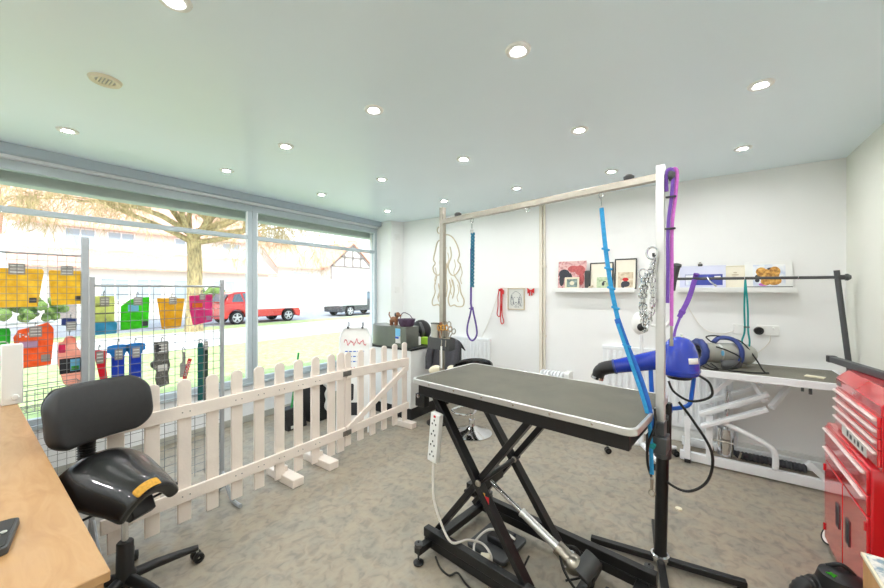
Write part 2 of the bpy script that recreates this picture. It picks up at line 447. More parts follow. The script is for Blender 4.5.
# ------------------------------------------------------------------ the room
XR, YB, XW, YF, HC = .92, 4.19, -4.10, -1.7, 2.5
struct(MB().box((XW - .08, YF, -.08), (XR + .1, YB + .1, 0)).build('floor', 'floor'))
struct(MB().box((XW - .16, YF - .1, HC), (XR + .12, YB + .12, HC + .2)).build('ceiling', 'ceiling'))
struct(MB().box((XW - .16, YB, 0), (XR + .12, YB + .12, HC)).build('wall_back', 'wall'))
struct(MB().box((XR, YF, 0), (XR + .12, YB, HC)).build('wall_right', 'creamwall'))
struct(MB().box((XW - .16, YF - .1, 0), (XR + .12, YF, HC)).build('wall_rear', 'wall'))
# low wall under the shop window
struct(MB().box((XW - .14, YF, 0), (XW, 3.98, .40)).build('wall_left', 'whitemetal'))
struct(MB().prism([(-3.75, YB), (-3.80, 3.98), (XW, 3.98), (XW - .16, 3.98), (XW - .16, YB)], (0, 0, 0), X, Y, (0, 0, HC)).build('wall_corner', 'wall'))
struct(MB().box((-3.75, YB - .016, 0), (XR, YB, .10)).build('baseboard_back', 'white', bevel=.004))
struct(MB().box((XR - .016, YF, 0), (XR, YB - .016, .10)).build('baseboard_right', 'white', bevel=.004))
struct(MB().box((XW, YF, 0), (XW + .012, 3.98, .07)).build('baseboard_left', 'grey', bevel=.003))
# boxed head over the window with a bead line
struct(MB().box((XW - .16, YF, 2.43), (-4.0, 3.98, HC)).build('trim_1', 'fascia', bevel=.004))
struct(MB().box((XW - .06, YF, 2.405), (-4.055, 3.98, 2.43)).build('trim_2', 'framewhite', bevel=.004))
struct(MB().box((XW - .1, YF, .40), (XW + .03, 3.98, .43)).build('sill', 'frame', bevel=.004))

def window_bay(name, y0, y1):
    f = MB()
    xa, xb = XW - .055, XW
    f.box((xa, y0, 2.33), (xb, y1, 2.405)).box((xa, y0, .43), (xb, y1, .475)).box((xa, y0 + .05, 2.02), (xb - .004, y1 - .05, 2.064))
    f.box((xa, y0, .475), (xb, y0 + .05, 2.33)).box((xa, y1 - .05, .475), (xb, y1, 2.33))
    o = struct(f.build(name, 'frame', bevel=.004))
    for za, zb in ((.475, 2.02), (2.064, 2.33)):
        MB().box((XW - .033, y0 + .05, za), (XW - .027, y1 - .05, zb)).build('window_pane', 'glass', o)
        b = MB()
        e = .012
        b.box((XW - .02, y0 + .05, za), (XW + .002, y0 + .05 + e, zb)).box((XW - .02, y1 - .05 - e, za), (XW + .002, y1 - .05, zb))
        b.build('window_bead', 'framewhite', o)
    return o
window_bay('window_1', 2.065, 3.98)
window_bay('window_2', 0.02, 2.063)
window_bay('window_3', YF, 0.018)

# added white sheet standing in for a blanked-out patch at the right hand pane
sg = MB().grid([[(XW - .0255, 2.13, 1.235), (XW - .0255, 3.80, 1.235)], [(XW - .0255, 2.13, 1.605), (XW - .0255, 3.80, 1.605)]]).build('blank_patch_sheet', 'blanksheet')
tag(sg, 'long blank white sheet added over a blanked-out patch of the shop window pane', 'stand-in sheet')

# ------------------------------------------------------------------ ceiling lights
def downlight(x, y, label):
    t = thing('downlight', label, 'ceiling light', (x, y, HC), 0, 'recessed ceiling downlights')
    MB().lathe([(.030, -.008), (.040, -.010), (.052, -.008), (.056, 0), (.0235, 0), (.0235, -.003)], (x, y, HC), n=28).build('trim_ring', 'white', t)
    MB().lathe([(.0, -.0045), (.023, -.0045), (.023, -.0015), (0, -.0015)], (x, y, HC), n=24).build('lens', 'lampglow', t)
    return t
XS = [-3.38, -2.46, -1.55, -.655, .24]
YS = [-1.45, -.5, .50, 1.48, 2.45, 3.47]
xn = {-3.38: 'window side', -2.46: 'fence side', -1.55: 'middle', -.655: 'grooming table side', .24: 'tool chest side'}
yn = {.50: 'largest row across ceiling', 1.48: 'third row from shelf wall', 2.45: 'second row from shelf wall', 3.47: 'row nearest shelf wall'}
first = None
for x in XS:
    for y in YS:
        if (x, y) == (-2.46, .50): continue
        lb = f'lit round ceiling downlight, {xn[x]}, {yn[y]}' if y in yn else 'lit round white downlight behind the camera'
        if first is None: first = downlight(x, y, lb)
        else: dup(first, (x, y, HC), label=lb)
t = thing('extractor_vent', 'unlit cream round ceiling vent with a slotted centre near the window end', 'ceiling vent', (-2.42, .49, HC))
MB().lathe([(.040, -.008), (.060, -.012), (.066, 0), (.040, 0)], (-2.42, .49, HC), n=28).build('trim_ring', 'cream', t)
v = MB().lathe([(0, -.004), (.040, -.004), (.040, 0), (0, 0)], (-2.42, .49, HC), n=24)
v.build('vent_disc', 'grey', t)
g = MB()
for k in range(-2, 3): g.box((-2.45, .49 + k * .013 - .003, HC - .009), (-2.39, .49 + k * .013 + .003, HC - .004))
g.build('vent_grille', 'cream', t)

# ------------------------------------------------------------------ back wall fittings
t = thing('wall_pipe', 'cream vertical pipe boxing running from ceiling to floor on the white wall', 'pipe', (-1.537, YB, 0))
MB().box((-1.572, YB - .035, .1), (-1.535, YB, HC)).build('pipe_boxing', 'beigepipe', t, bevel=.004)
MB().tube([(-1.515, YB - .016, .1), (-1.515, YB - .016, HC)], .013, 10).build('pipe', 'beigepipe', t)
for z in (1.72, .9): MB().box((-1.535, YB - .034, z), (-1.495, YB, z + .025)).build('bracket', 'beigepipe', t, bevel=.003)

def wall_plate(name, label, cat, x, y, z, ux, out, w, h, gangs=1):
    ux, out = Vector(ux), Vector(out)
    c = Vector((x, y, z))
    t = thing(name, label, cat, c)
    rot = Matrix((ux, out, Z)).transposed()
    MB().cbox(c + out * .006, (w, .012, h), rot).build('plate', 'white', t, bevel=.004)
    return t, c, ux, out, rot
pn = Vector((.973, -.23, 0)).normalized(); pu = Vector((.23, .973, 0)).normalized()
t, c, u, n_, rot = wall_plate('light_switch', 'small white light switch on the corner pier beside the window', 'light switch', -3.776, 4.083, 1.46, pu, pn, .085, .085)
MB().cbox(c + n_ * .015, (.022, .008, .04), rot).build('rocker', 'white', t, bevel=.002)
t, c, u, n_, rot = wall_plate('wall_sensor', 'square white sensor box high up on the corner pier', 'sensor', -3.776, 4.083, 2.26, pu, pn, .09, .09)
MB().cbox(c + n_ * .018, (.05, .014, .05), rot)  .build('sensor_lens', 'white', t, bevel=.003)
for k, (x, lb) in enumerate(((.27, 'white double socket behind the hanging teal leads'), (.455, 'white double socket with a round black plug, right of the teal leads'))):
    t, c, u, n_, rot = wall_plate('wall_socket', lb, 'socket', x, YB, 1.105, X, -Y, .146 if k else .1, .088)
    s = MB()
    for dx in ((-.03, .035) if k else (-.02, .025)): s.cbox(c + Vector((dx, -.014, .02)), (.012, .006, .02))
    s.build('switch_rocker', 'white', t, bevel=.002)
    if k:
        MB().lathe([(.0, .0), (.034, 0), (.034, .02), (.028, .03), (.022, .03), (.022, .012), (0, .012)], (.395, YB - .012, 1.10), -Y, 20).build('socket_ring', 'black', t)
tag(MB().tube(curve_pts([(.47, YB - .02, 1.06), (.46, YB - .02, 1.0), (.40, YB - .015, .92), (.33, YB - .015, .86)], 6), .004, 6).build('electric_cable', 'whitecable'), 'thin white cord running down from the socket with the black plug', 'cord')
tag(MB().tube(curve_pts([(-.12, YB - .01, 1.30), (.0, YB - .01, 1.10), (.13, YB - .01, 1.055), (.23, YB - .01, 1.09)], 6), .004, 6).build('electric_cable', 'whitecable'), 'thin white cord drooping along the wall from behind the purple lead to the socket', 'cord')

def radiator(label, x0, x1, z0, z1, ribs):
    t = thing('radiator', label, 'radiator', ((x0 + x1) / 2, YB - .05, z0))
    y1 = YB - .008; y0 = YB - .05
    b = MB().box((x0, y0 + .012, z0), (x1, y1, z1)); b.build('panel', 'whitemetal', t, bevel=.006)
    g = MB(); p = (x1 - x0 - .06) / ribs
    for i in range(ribs):
        xa = x0 + .03 + p * (i + .2)
        g.prism([(0, 0), (p * .15, -.014), (p * .45, -.014), (p * .6, 0)], (xa, y0 + .012, z0 + .04), X, Y, (0, 0, z1 - z0 - .08))
    g.build('rib', 'whitemetal', t, bevel=.003)
    MB().box((x0 - .003, y0 + .006, z1 - .03), (x1 + .003, y1 + .004, z1 + .006)).build('top_grille', 'whitemetal', t, bevel=.004)
    for xb in (x0 + .1, x1 - .14): MB().box((xb, y1, z0 + .1), (xb + .04, YB - .001, z1 - .1)).build('bracket', 'whitemetal', t)
    v = MB().tube([(x1 + .03, y0 + .04, 0), (x1 + .03, y0 + .04, z0 + .06), (x1, y0 + .04, z0 + .06)], .008, 8); v.build('valve_pipe', 'whitemetal', t)
radiator('long white panel radiator on the back wall behind the white grooming table', -.87, .22, .14, .862, 17)
radiator('white panel radiator on the wall under the purple noose lead', -3.05, -2.23, .14, .82, 13)

t = thing('oil_heater', 'small white finned oil heater standing on the floor beside the cream wall pipe', 'heater', (-1.33, 3.98, 0))
for i in range(7):
    MB().prism(rrect(-.075, .09, .075, .56, .05), (-1.475 + i * .038, 3.98, 0), Y, Z, (.022, 0, 0)).build('fin', 'whitemetal', t, bevel=.004)
MB().prism(rrect(-.08, .09, .08, .575, .03), (-1.21, 3.98, 0), Y, Z, (.06, 0, 0)).build('control_housing', 'white', t, bevel=.006)
MB().box((-1.48, 3.96, .45), (-1.21, 4.0, .47)).box((-1.48, 3.96, .14), (-1.21, 4.0, .16)).build('core_tube', 'whitemetal', t)
MB().lathe([(.018, 0), (.018, .012), (0, .012)], (-1.15, 3.98, .48), X, 16).build('dial', 'darkgrey', t)
for x in (-1.45, -1.2): MB().box((x - .02, 3.87, .03), (x + .02, 4.09, .09)).tube([(x - .02, 3.9, .025), (x + .02, 3.9, .025)], .025, 10).tube([(x - .02, 4.06, .025), (x + .02, 4.06, .025)], .025, 10).build('foot', 'white', t)

# ------------------------------------------------------------------ picture ledges and what stands on them
def ledge(label, x0, x1):
    t = thing('wall_shelf', label, 'shelf', ((x0 + x1) / 2, YB, 1.435))
    MB().box((x0, YB - .10, 1.448), (x1, YB, 1.464)).build('board', 'white', t, bevel=.002)
    MB().box((x0, YB - .112, 1.432), (x1, YB - .10, 1.478)).build('lip', 'white', t, bevel=.002)
    MB().box((x0, YB - .012, 1.464), (x1, YB, 1.50)).build('back_strip', 'white', t, bevel=.002)
ZS = 1.4645
ledge('white picture ledge holding four framed pictures left of the chain bundle', -1.395, -.557)
ledge('white picture ledge holding the blue box frame and dog portrait', -.204, .626)

def frame(label, x0, x1, h, fm, pm, fw=.012, y=YB - .055, lean=7, mount=None, figure=None, d=.012, cat='picture', kind='framed_picture'):
    """picture leaning on the wall: four frame bars, a mount and the print"""
    t = thing(kind, label, cat, ((x0 + x1) / 2, y, ZS))
    q = R(lean); uy = Vector((0, math.sin(q), math.cos(q))); n = Vector((0, -math.cos(q), math.sin(q)))
    w = x1 - x0; o = Vector((x0, y, ZS + .002))
    def plate(a0, b0, a1, b1, dep, back, mm, nm, par=t):
        return MB().prism([(a0, b0), (a1, b0), (a1, b1), (a0, b1)], o + n * back, X, uy, n * dep).build(nm, mm, par)
    if fw:
        f = MB()
        for a0, b0, a1, b1 in ((0, 0, w, fw), (0, h - fw, w, h), (0, fw, fw, h - fw), (w - fw, fw, w, h - fw)):
            f.prism([(a0, b0), (a1, b0), (a1, b1), (a0, b1)], o, X, uy, n * d)
        f.build('frame', fm, t, bevel=.0015)
    plate(fw, fw, w - fw, h - fw, .004, 0, mount[0] if mount else pm, 'mount' if mount else 'print')
    if mount:
        a, b, c_, e = mount[1:]
        plate(w * a, h * b, w * c_, h * e, .002, .004, pm, 'print')
    if figure:
        for nm, mm, blobs in figure:
            g = MB()
            for i, (cx, cy, rx, ry) in enumerate(blobs):
                g.prism(ell(w * cx, h * cy, w * rx, h * ry, 14), o + n * .0058, X, uy, n * (.0008 + i * .0003))
            g.build(nm, mm, t)
    return t
frame('frameless pink blossom photograph of a dark dog and red one, on the shelf end', -1.348, -1.04, .315, 'white', 'photo_pink', .0, YB - .045,
      figure=[('dark_dog', 'dogdark', [(.22, .55, .2, .16), (.14, .34, .09, .24), (.42, .38, .1, .2)]), ('red_dog', 'dusty', [(.55, .72, .2, .12), (.78, .66, .18, .18), (.84, .36, .1, .22)])])
frame('small cream framed grey picture standing before the pink blossom photograph', -1.255, -1.10, .13, 'cream', 'photo_grey', .02, YB - .085, 6, figure=[('animal', 'cream', [(.5, .5, .16, .18)])])
frame('black framed certificate in the middle with a small green picture before it', -1.0, -.765, .285, 'black', 'photo_cream', .011, YB - .05)
frame('small unframed card of a bird on green grass before the middle certificate', -.92, -.79, .125, 'white', 'photo_green', .0, YB - .085, 6, figure=[('bird', 'dogdark', [(.5, .42, .1, .16), (.6, .6, .12, .05)])], cat='card', kind='picture_card')
frame('black framed dog print at the ledge end next to the chain bundle', -.752, -.545, .315, 'black', 'photo_warm', .011, YB - .05, 7, ('photo_cream', .16, .05, .84, .55), figure=[('dog', 'dogdark', [(.5, .16, .2, .1), (.4, .13, .1, .1)]), ('flower', 'redrope', [(.5, .31, .14, .06)])])
bt = MB().prism(rrect(-.03, 0, .03, .2, .008), (-1.02, YB - .035, ZS), X, Z, (0, -.02, 0)).build('dark_book', 'darkgrey')
tag(bt, 'thin dark book standing upright between pink photograph and middle certificate', 'book')
fg = thing('figurine', 'tiny brown animal figurine on the ledge between pink photograph and certificate', 'figurine', (-.985, YB - .085, ZS))
MB().ball((-.985, YB - .085, ZS + .016), (.022, .014, .016)).build('body', 'tan', fg)
MB().ball((-.962, YB - .085, ZS + .032), .012).build('head', 'tan', fg)

t = frame('wide frosted frame with blue glossy panel at the ledge end near the post', -.179, .17, .215, 'frostframe', 'bluegloss', .0, YB - .05, 7, ('frostframe', .12, .15, .93, .62))
q = R(7); uy = Vector((0, math.sin(q), math.cos(q))); n = Vector((0, -math.cos(q), math.sin(q)))
o = Vector((-.179, YB - .05, ZS)) + n * .0065
MB().prism([(.045, .035), (.10, .035), (.115, .13), (.045, .13)], o, X, uy, n * .001).build('print_label', 'photo_white', t)
MB().prism([(.265, .10), (.31, .10), (.31, .118), (.265, .118)], o, X, uy, n * .001).build('print_mark', 'white', t)
cc = thing('metal_clip', 'small dark spring clip perched on top of the frosted blue frame', 'clip', (-.02, YB - .035, ZS + .21))
MB().cbox((-.02, YB - .025, ZS + .222), (.035, .02, .02)).build('jaw', 'darkgrey', cc, bevel=.003)
MB().tube([(-.035, YB - .025, ZS + .23), (-.012, YB - .03, ZS + .252)], .003, 6).tube([(-.005, YB - .025, ZS + .23), (-.028, YB - .03, ZS + .25)], .003, 6).build('arm', 'steel', cc)
frame('pale cream card with faint gold lettering between blue frame and dog portrait', .168, .30, .205, 'cream', 'photo_cream', .006, YB - .05, 7, figure=[('gold_motif', 'tan', [(.5, .6, .2, .03), (.45, .5, .14, .03), (.5, .7, .1, .03)])])
frame('snowy portrait of golden brown dog on white mount leaning on the ledge', .30, .605, .235, 'white', 'photo_white', .0, YB - .05, 7, ('white', .18, .08, .86, .88),
      figure=[('golden_dog', 'dogbrown', [(.5, .5, .24, .22), (.36, .62, .12, .16), (.64, .62, .12, .18), (.62, .28, .16, .16), (.46, .26, .12, .14)]), ('dark_marking', 'dogdark', [(.3, .44, .08, .08), (.58, .72, .1, .05), (.27, .3, .05, .07)]), ('pink_marking', 'pinkweb', [(.40, .15, .1, .06)])])
tag(MB().box((.31, YB - .098, ZS), (.6, YB - .085, ZS + .02)).build('photo_strip', 'darkgrey', bevel=.002), 'low dark rail lying on the ledge in front of the dog portrait', 'rail')

# framed dog drawing, red leads and red bow pinned to the wall
t = thing('wall_picture', 'small pale wooden framed ink drawing of a spaniel head on the wall', 'picture', (-1.876, YB, 1.345))
f = MB()
for lo, hi in (((-1.989, 1.212), (-1.763, 1.224)), ((-1.989, 1.469), (-1.763, 1.481)), ((-1.989, 1.224), (-1.977, 1.469)), ((-1.775, 1.224), (-1.763, 1.469))):
    f.box((lo[0], YB - .018, lo[1]), (hi[0], YB - .001, hi[1]))
f.build('frame', 'tan', t, bevel=.002)
MB().box((-1.977, YB - .008, 1.224), (-1.775, YB - .002, 1.469)).build('paper', 'paper', t)
g = MB(); rd = random.Random(5)
def stroke(pts, w=.0022): g.tube(curve_pts([(x_, YB - .009, z_) for x_, z_ in pts], 4), w, 5)
stroke([(-1.905, 1.425), (-1.88, 1.44), (-1.85, 1.425)]); stroke([(-1.905, 1.425), (-1.935, 1.40), (-1.95, 1.33), (-1.935, 1.27), (-1.912, 1.28), (-1.91, 1.34)])
stroke([(-1.85, 1.425), (-1.82, 1.40), (-1.805, 1.33), (-1.82, 1.27), (-1.842, 1.28), (-1.845, 1.34)])
stroke([(-1.91, 1.36), (-1.905, 1.30), (-1.88, 1.265), (-1.85, 1.30), (-1.845, 1.36)])
for cx, cy, q_ in ((-1.895, 1.365, .006), (-1.86, 1.365, .006), (-1.878, 1.30, .010)): g.prism(ell(cx, cy, q_, q_ * .75, 10), (0, YB - .008, 0), X, Z, (0, -.0015, 0))
for k in range(26):
    cx = rd.choice((-1.93, -1.825)) + rd.uniform(-.014, .014); cz = rd.uniform(1.275, 1.395)
    stroke([(cx, cz), (cx + rd.uniform(-.006, .006), cz - .02), (cx + rd.uniform(-.008, .008), cz - .035)], .0016)
for k in range(8):
    cx = rd.uniform(-1.91, -1.84); stroke([(cx, 1.255), (cx + .004, 1.24)], .0014)
g.build('dog_drawing', 'ink', t)

# outline of a shaggy dog on the wall
t = thing('dog_wall_art', 'life-size tan outline of a long-coated show dog painted on the wall', 'wall art', (-2.92, YB, 1.25))
def line(pts, nm, r=.0085, closed=False):
    MB().tube([(x, YB - .003, z) for x, z in pts], r, 6, closed).build(nm, 'tan', t)
def cr(pts, closed=False): return [(p.x, p.y) for p in curve_pts([(a, b, 0) for a, b in pts], 6, closed)]
line(cr([(-3.02, 2.18), (-2.93, 2.235), (-2.83, 2.19), (-2.755, 2.08), (-2.715, 1.95), (-2.74, 1.86), (-2.70, 1.80), (-2.73, 1.72), (-2.80, 1.66), (-2.87, 1.69), (-2.90, 1.80), (-2.85, 1.93), (-2.87, 2.06)]), 'ear')
line(cr([(-3.02, 2.18), (-3.09, 2.14), (-3.13, 2.02), (-3.16, 1.90), (-3.13, 1.84), (-3.17, 1.78), (-3.14, 1.70), (-3.07, 1.67), (-3.03, 1.74), (-3.05, 1.86), (-3.01, 1.98), (-3.04, 2.1)]), 'ear')
line(cr([(-3.10, 1.66), (-3.14, 1.52), (-3.13, 1.42), (-3.18, 1.31), (-3.17, 1.24), (-3.08, 1.25), (-3.05, 1.23), (-2.98, 1.26), (-2.98, 1.45), (-3.01, 1.6)]), 'leg')
line(cr([(-2.80, 1.66), (-2.72, 1.55), (-2.69, 1.42), (-2.64, 1.32), (-2.66, 1.24), (-2.75, 1.23), (-2.80, 1.25), (-2.87, 1.235), (-2.90, 1.33), (-2.86, 1.48), (-2.88, 1.6)]), 'leg')
line(cr([(-2.94, 2.06), (-2.97, 1.9), (-2.93, 1.8), (-2.94, 1.65), (-2.92, 1.5), (-2.94, 1.36)]), 'chest_line')
for k in range(9):
    x_ = -3.13 + .055 * k; z_ = 1.98 - .05 * abs(k - 4) - .3 * (k % 2)
    line(cr([(x_, z_), (x_ + .02, z_ - .09), (x_ - .008, z_ - .17), (x_ + .012, z_ - .24)]), 'coat_line', .0055)
line(cr([(-2.83, 1.6), (-2.80, 1.46), (-2.83, 1.34)]), 'coat_line'); line(cr([(-3.07, 1.55), (-3.05, 1.42), (-3.08, 1.33)]), 'coat_line')
line(cr([(-3.06, 2.36), (-3.09, 2.33), (-3.08, 2.28), (-3.04, 2.25), (-3.02, 2.18)]), 'tail_line')

def hook(name, label, x, z):
    t = thing(name, label, 'hook', (x, YB, z))
    MB().lathe([(.0, 0), (.014, 0), (.014, .006), (0, .008)], (x, YB, z), -Y, 14).build('rose', 'redcard', t)
    MB().tube(curve_pts([(x, YB - .006, z), (x, YB - .03, z - .005), (x, YB - .04, z + .015)], 5), .004, 6).build('peg', 'redcard', t)
hook('wall_hook', 'little red hook on the wall carrying the looped red leads', -2.075, 1.465)
t = thing('red_lead', 'red rope leads hung in loops on the hook left of dog drawing', 'lead', (-2.075, YB - .04, 1.47))
for pts, r in (([(-2.085, 1.47), (-2.105, 1.40), (-2.11, 1.25), (-2.12, 1.15), (-2.09, 1.12), (-2.075, 1.18), (-2.08, 1.30), (-2.07, 1.40), (-2.075, 1.47)], .006),
               ([(-2.065, 1.47), (-2.05, 1.40), (-2.055, 1.28), (-2.05, 1.15), (-2.03, 1.06), (-2.055, 1.03), (-2.075, 1.09), (-2.065, 1.22), (-2.06, 1.36), (-2.07, 1.47)], .006)):
    MB().tube(curve_pts([(x, YB - .035 - .006 * (i % 2), z) for i, (x, z) in enumerate(pts)], 6), r, 7).build('rope_loop', 'redrope', t)
MB().cbox((-2.075, YB - .035, 1.455), (.055, .022, .03)).cbox((-2.04, YB - .035, 1.43), (.02, .02, .05)).build('slider', 'redrope', t, bevel=.004)
t = thing('red_bow', 'small red bow shaped clip pinned on the wall right of dog drawing', 'clip', (-1.685, YB, 1.44))
MB().prism([(-.045, .035), (-.01, .012), (.01, .012), (.045, .035), (.04, -.03), (.012, -.008), (-.012, -.008), (-.04, -.035)], (-1.685, YB - .02, 1.445), X, Z, (0, .016, 0)).build('bow', 'redrope', t, bevel=.003)
MB().box((-1.705, YB - .025, 1.385), (-1.695, YB - .01, 1.44)).box((-1.675, YB - .025, 1.39), (-1.665, YB - .01, 1.44)).build('tail', 'redrope', t)
tag(MB().tube(curve_pts([(-2.11, YB - .008, 1.44), (-2.2, YB - .008, 1.2), (-2.29, YB - .008, .98), (-2.36, YB - .008, .84)], 6), .004, 6).build('electric_cable', 'whitecable'), 'thin pale cord slanting down the wall from red leads to radiator', 'cord')
tag(MB().tube([(-2.05, YB - .006, 1.48), (-1.6, YB - .006, 1.475), (-1.575, YB - .006, 1.475)], .0035, 6).build('picture_wire', 'whitecable'), 'thin pale wire strung level along the wall above the dog drawing', 'wire')

# ------------------------------------------------------------------ picket fence and gate
XF = -2.58
def picket(y, z0, ztop, parent, w=.072):
    r = w / 2
    poly = [(-r, z0), (r, z0)] + [(r * math.cos(R(a)), ztop - r * .8 + r * .8 * math.sin(R(a))) for a in range(0, 181, 20)]
    MB().prism(poly, (XF - .020, y, 0), Y, Z, (.020, 0, 0)).build('picket', 'picket', parent, bevel=.003)
def rail(y0, y1, z0a, z0b, h, parent):
    MB().prism([(y0, z0a), (y1, z0b), (y1, z0b + h), (y0, z0a + h)], (XF, 0, 0), Y, Z, (.022, 0, 0)).build('rail', 'picket', parent, bevel=.003)
fence = thing('picket_fence', 'white painted picket fence with rounded tops across the room before the window', 'fence', (XF, 1.3, 0))
for y in (.567, .727, .888, 1.045, 1.197, 1.351, 1.507, 1.663, 1.818, 1.974, 2.072): picket(y, .032, .905, fence)
rail(.50, 2.11, .672, .672, .078, fence); rail(.50, 2.11, .160, .160, .078, fence)
def foot(y, yu, parent, xa=-2.80, xb=-2.425):
    MB().box((xa, y - .045, 0), (xb, y + .045, .062)).build('foot', 'picket', parent, bevel=.006)
    MB().box((XF - .050, yu - .022, .06), (XF - .021, yu + .022, .78)).build('upright', 'picket', parent, bevel=.003)
    MB().box((XF - .050, min(y, yu) - .02, .06), (XF - .021, max(y, yu) + .02, .10)).build('foot_block', 'picket', parent)
foot(1.56, 1.507, fence); foot(1.88, 1.818, fence)
b = MB()
for y in (.888, 1.197, 1.351, 1.507, 1.663, 1.818):
    for z in (.20, .71):
        for dy in (-.02, .02): b.lathe([(.004, 0), (.004, .001), (0, .0015)], (XF + .022, y + dy, z), X, 8)
b.build('screw_heads', 'plate', fence)
gate = thing('picket_gate', 'white picket gate with a diagonal brace hinged to the end of the fence', 'gate', (XF, 2.5, 0))
for y in (2.152, 2.303, 2.455, 2.61, 2.765, 2.915): picket(y, .06, .897, gate, .066)
rail(2.12, 2.955, .665, .645, .085, gate); rail(2.12, 2.955, .165, .185, .07, gate)
MB().bar((XF + .012, 2.16, .235), (XF + .012, 2.92, .665), .020, .06, (1, 0, 0)).build('brace', 'picket', gate, bevel=.003) if False else \
    MB().prism([(2.125, .236), (2.235, .236), (2.95, .60), (2.95, .655), (2.905, .646)], (XF, 0, 0), Y, Z, (.0215, 0, 0)).build('brace', 'picket', gate, bevel=.003)
MB().box((-2.70, 2.885, 0), (-2.46, 2.965, .06)).build('foot', 'picket', gate, bevel=.006)
for z in (.715, .19):
    h = MB().box((XF + .022, 2.075, z - .022), (XF + .027, 2.165, z + .022)).tube([(XF + .027, 2.12, z - .024), (XF + .027, 2.12, z + .024)], .005, 8)
    h.build('hinge', 'plate', gate, bevel=.001)

# ------------------------------------------------------------------ grid display panels
def gridwall(label, x, y0, y1, zbar, ztop, z0, dy, dz, pw, foot_dir, wr=.0019):
    t = thing('display_grid', label, 'display panel', (x, (y0 + y1) / 2, 0))
    for y in (y0, y1):
        MB().prism(rrect(-pw / 2, -pw / 2, pw / 2, pw / 2, .004), (x, y, .05), X, Y, (0, 0, ztop - .05)).build('post', 'post', t)
    MB().tube([(x, y0, zbar), (x, y1, zbar)], .007, 8).build('top_bar', 'post', t)
    g = MB()
    n = int((y1 - y0) / dy)
    for i in range(1, n): g.tube([(x, y0 + i * (y1 - y0) / n, z0), (x, y0 + i * (y1 - y0) / n, zbar)], wr, 5)
    z = zbar - dz
    while z > z0:
        g.tube([(x + .004, y0, z), (x + .004, y1, z)], wr, 5); z -= dz
    g.build('wire_grid', 'wire', t)
    for y in (y0, y1):
        MB().tube(curve_pts([(x - .10, y, .014), (x - .05, y, .02), (x, y, .16), (x + .06, y, .10), (x + .16, y, .02), (x + foot_dir, y - .0, .014)], 6), .013, 8).build('foot', 'post', t)
    return t
GR, GL = -2.77, -3.75
gridwall('lower grey wire display panel behind the fence, hung with pouches and leads', GR, .505, 1.180, 1.478, 1.525, .20, .052, .052, .024, .27)
gl = gridwall('taller grey fine wire display panel by the window, hung with amber pouches', GL, -.25, .645, 1.705, 1.845, .10, .046, .046, .042, .2, .0016)

def hang_item(name, label, cat, gx, y0, y1, z0, z1, m, poly=None, th=.014, card=None, group=None, hookz=None):
    """flat goods hanging on the street side of a grid: body, peg hook and grey hanger card"""
    t = thing(name, label, cat, (gx - .03, (y0 + y1) / 2, z1), 0, group)
    w, h = y1 - y0, z1 - z0
    pl = [(y0 + a * w, z0 + b * h) for a, b in (poly or [(.04, 0), (.96, 0), (1, .9), (.95, 1), (.05, 1), (0, .9)])]
    MB().prism(pl, (gx - .012 - th, 0, 0), Y, Z, (th, 0, 0)).build('body', m, t, bevel=.004)
    yc = (y0 + y1) / 2 if card is None else card[0]
    hz = z1 if hookz is None else hookz
    MB().tube(curve_pts([(gx + .006, yc, hz + .02), (gx - .012, yc, hz + .03), (gx - .03, yc, hz + .015), (gx - .03, yc, hz - .01)], 5), .0025, 6).build('peg', 'wire', t)
    if card is not None:
        yc, zc, cw, ch = card
        MB().box((gx - .011, yc - cw / 2, zc - ch / 2), (gx - .006, yc + cw / 2, zc + ch / 2)).build('hanger_card', 'greycard', t)
        b = MB()
        for k in range(3): b.box((gx - .006, yc - cw * .4, zc - ch * .32 + k * ch * .28), (gx - .0045, yc + cw * .4, zc - ch * .24 + k * ch * .28))
        b.build('card_stripe', 'white', t)
    return t
def patch(t, gx, y0, y1, z0, z1, m, nm='printed_patch', dx=0.):
    MB().box((gx - .0118 + dx, y0, z0), (gx - .0095 + dx, y1, z1)).build(nm, m, t)

# taller panel
t = hang_item('pet_coat_pouch', 'amber see-through pouch at the top of taller panel, cut by the photo edge', 'pouch', GL, .19, .440, 1.335, 1.600, 'orange', [(.03, 0), (.88, 0), (1, .93), (.97, 1), (.02, 1), (0, .5)], card=(.315, 1.595, .075, .075), group='amber pouches')
patch(t, GL, .37, .405, 1.365, 1.40, 'denim', 'size_label')
t = hang_item('pet_coat_pouch', 'amber see-through pouch at the top of taller panel next to its post', 'pouch', GL, .462, .642, 1.345, 1.595, 'orange', [(.08, 0), (1, .02), (1, .97), (.98, 1), (.02, 1), (0, .92)], card=(.553, 1.595, .065, .07), group='amber pouches')
patch(t, GL, .595, .63, 1.375, 1.41, 'denim', 'size_label')
t = hang_item('pet_bag', 'leaf green bag with white rosette print, low on taller panel at photo edge', 'bag', GL, .15, .289, .925, 1.20, 'greenpouch', card=(.18, 1.18, .05, .06))
MB().lathe([(.026, 0), (.026, .002), (.018, .002), (.018, 0)], (GL - .0118, .255, 1.09), X, 14).build('rosette', 'paper', t)
patch(t, GL, .215, .27, .985, 1.02, 'inkred'); patch(t, GL, .225, .265, .955, .97, 'brown')
t = hang_item('pet_bag', 'orange red bag with lilac label on the taller panel beside green bag', 'bag', GL, .30, .487, .915, 1.225, 'orangered', [(.1, 0), (.93, .03), (1, .62), (1, .85), (.86, 1), (.55, .93), (.12, .86), (0, .7), (.05, .4)], card=(.40, 1.165, .06, .075), hookz=1.2)
patch(t, GL, .325, .41, 1.055, 1.10, 'lilac', 'label'); patch(t, GL, .425, .47, .95, 1.0, 'greycard', 'label')
b = MB()
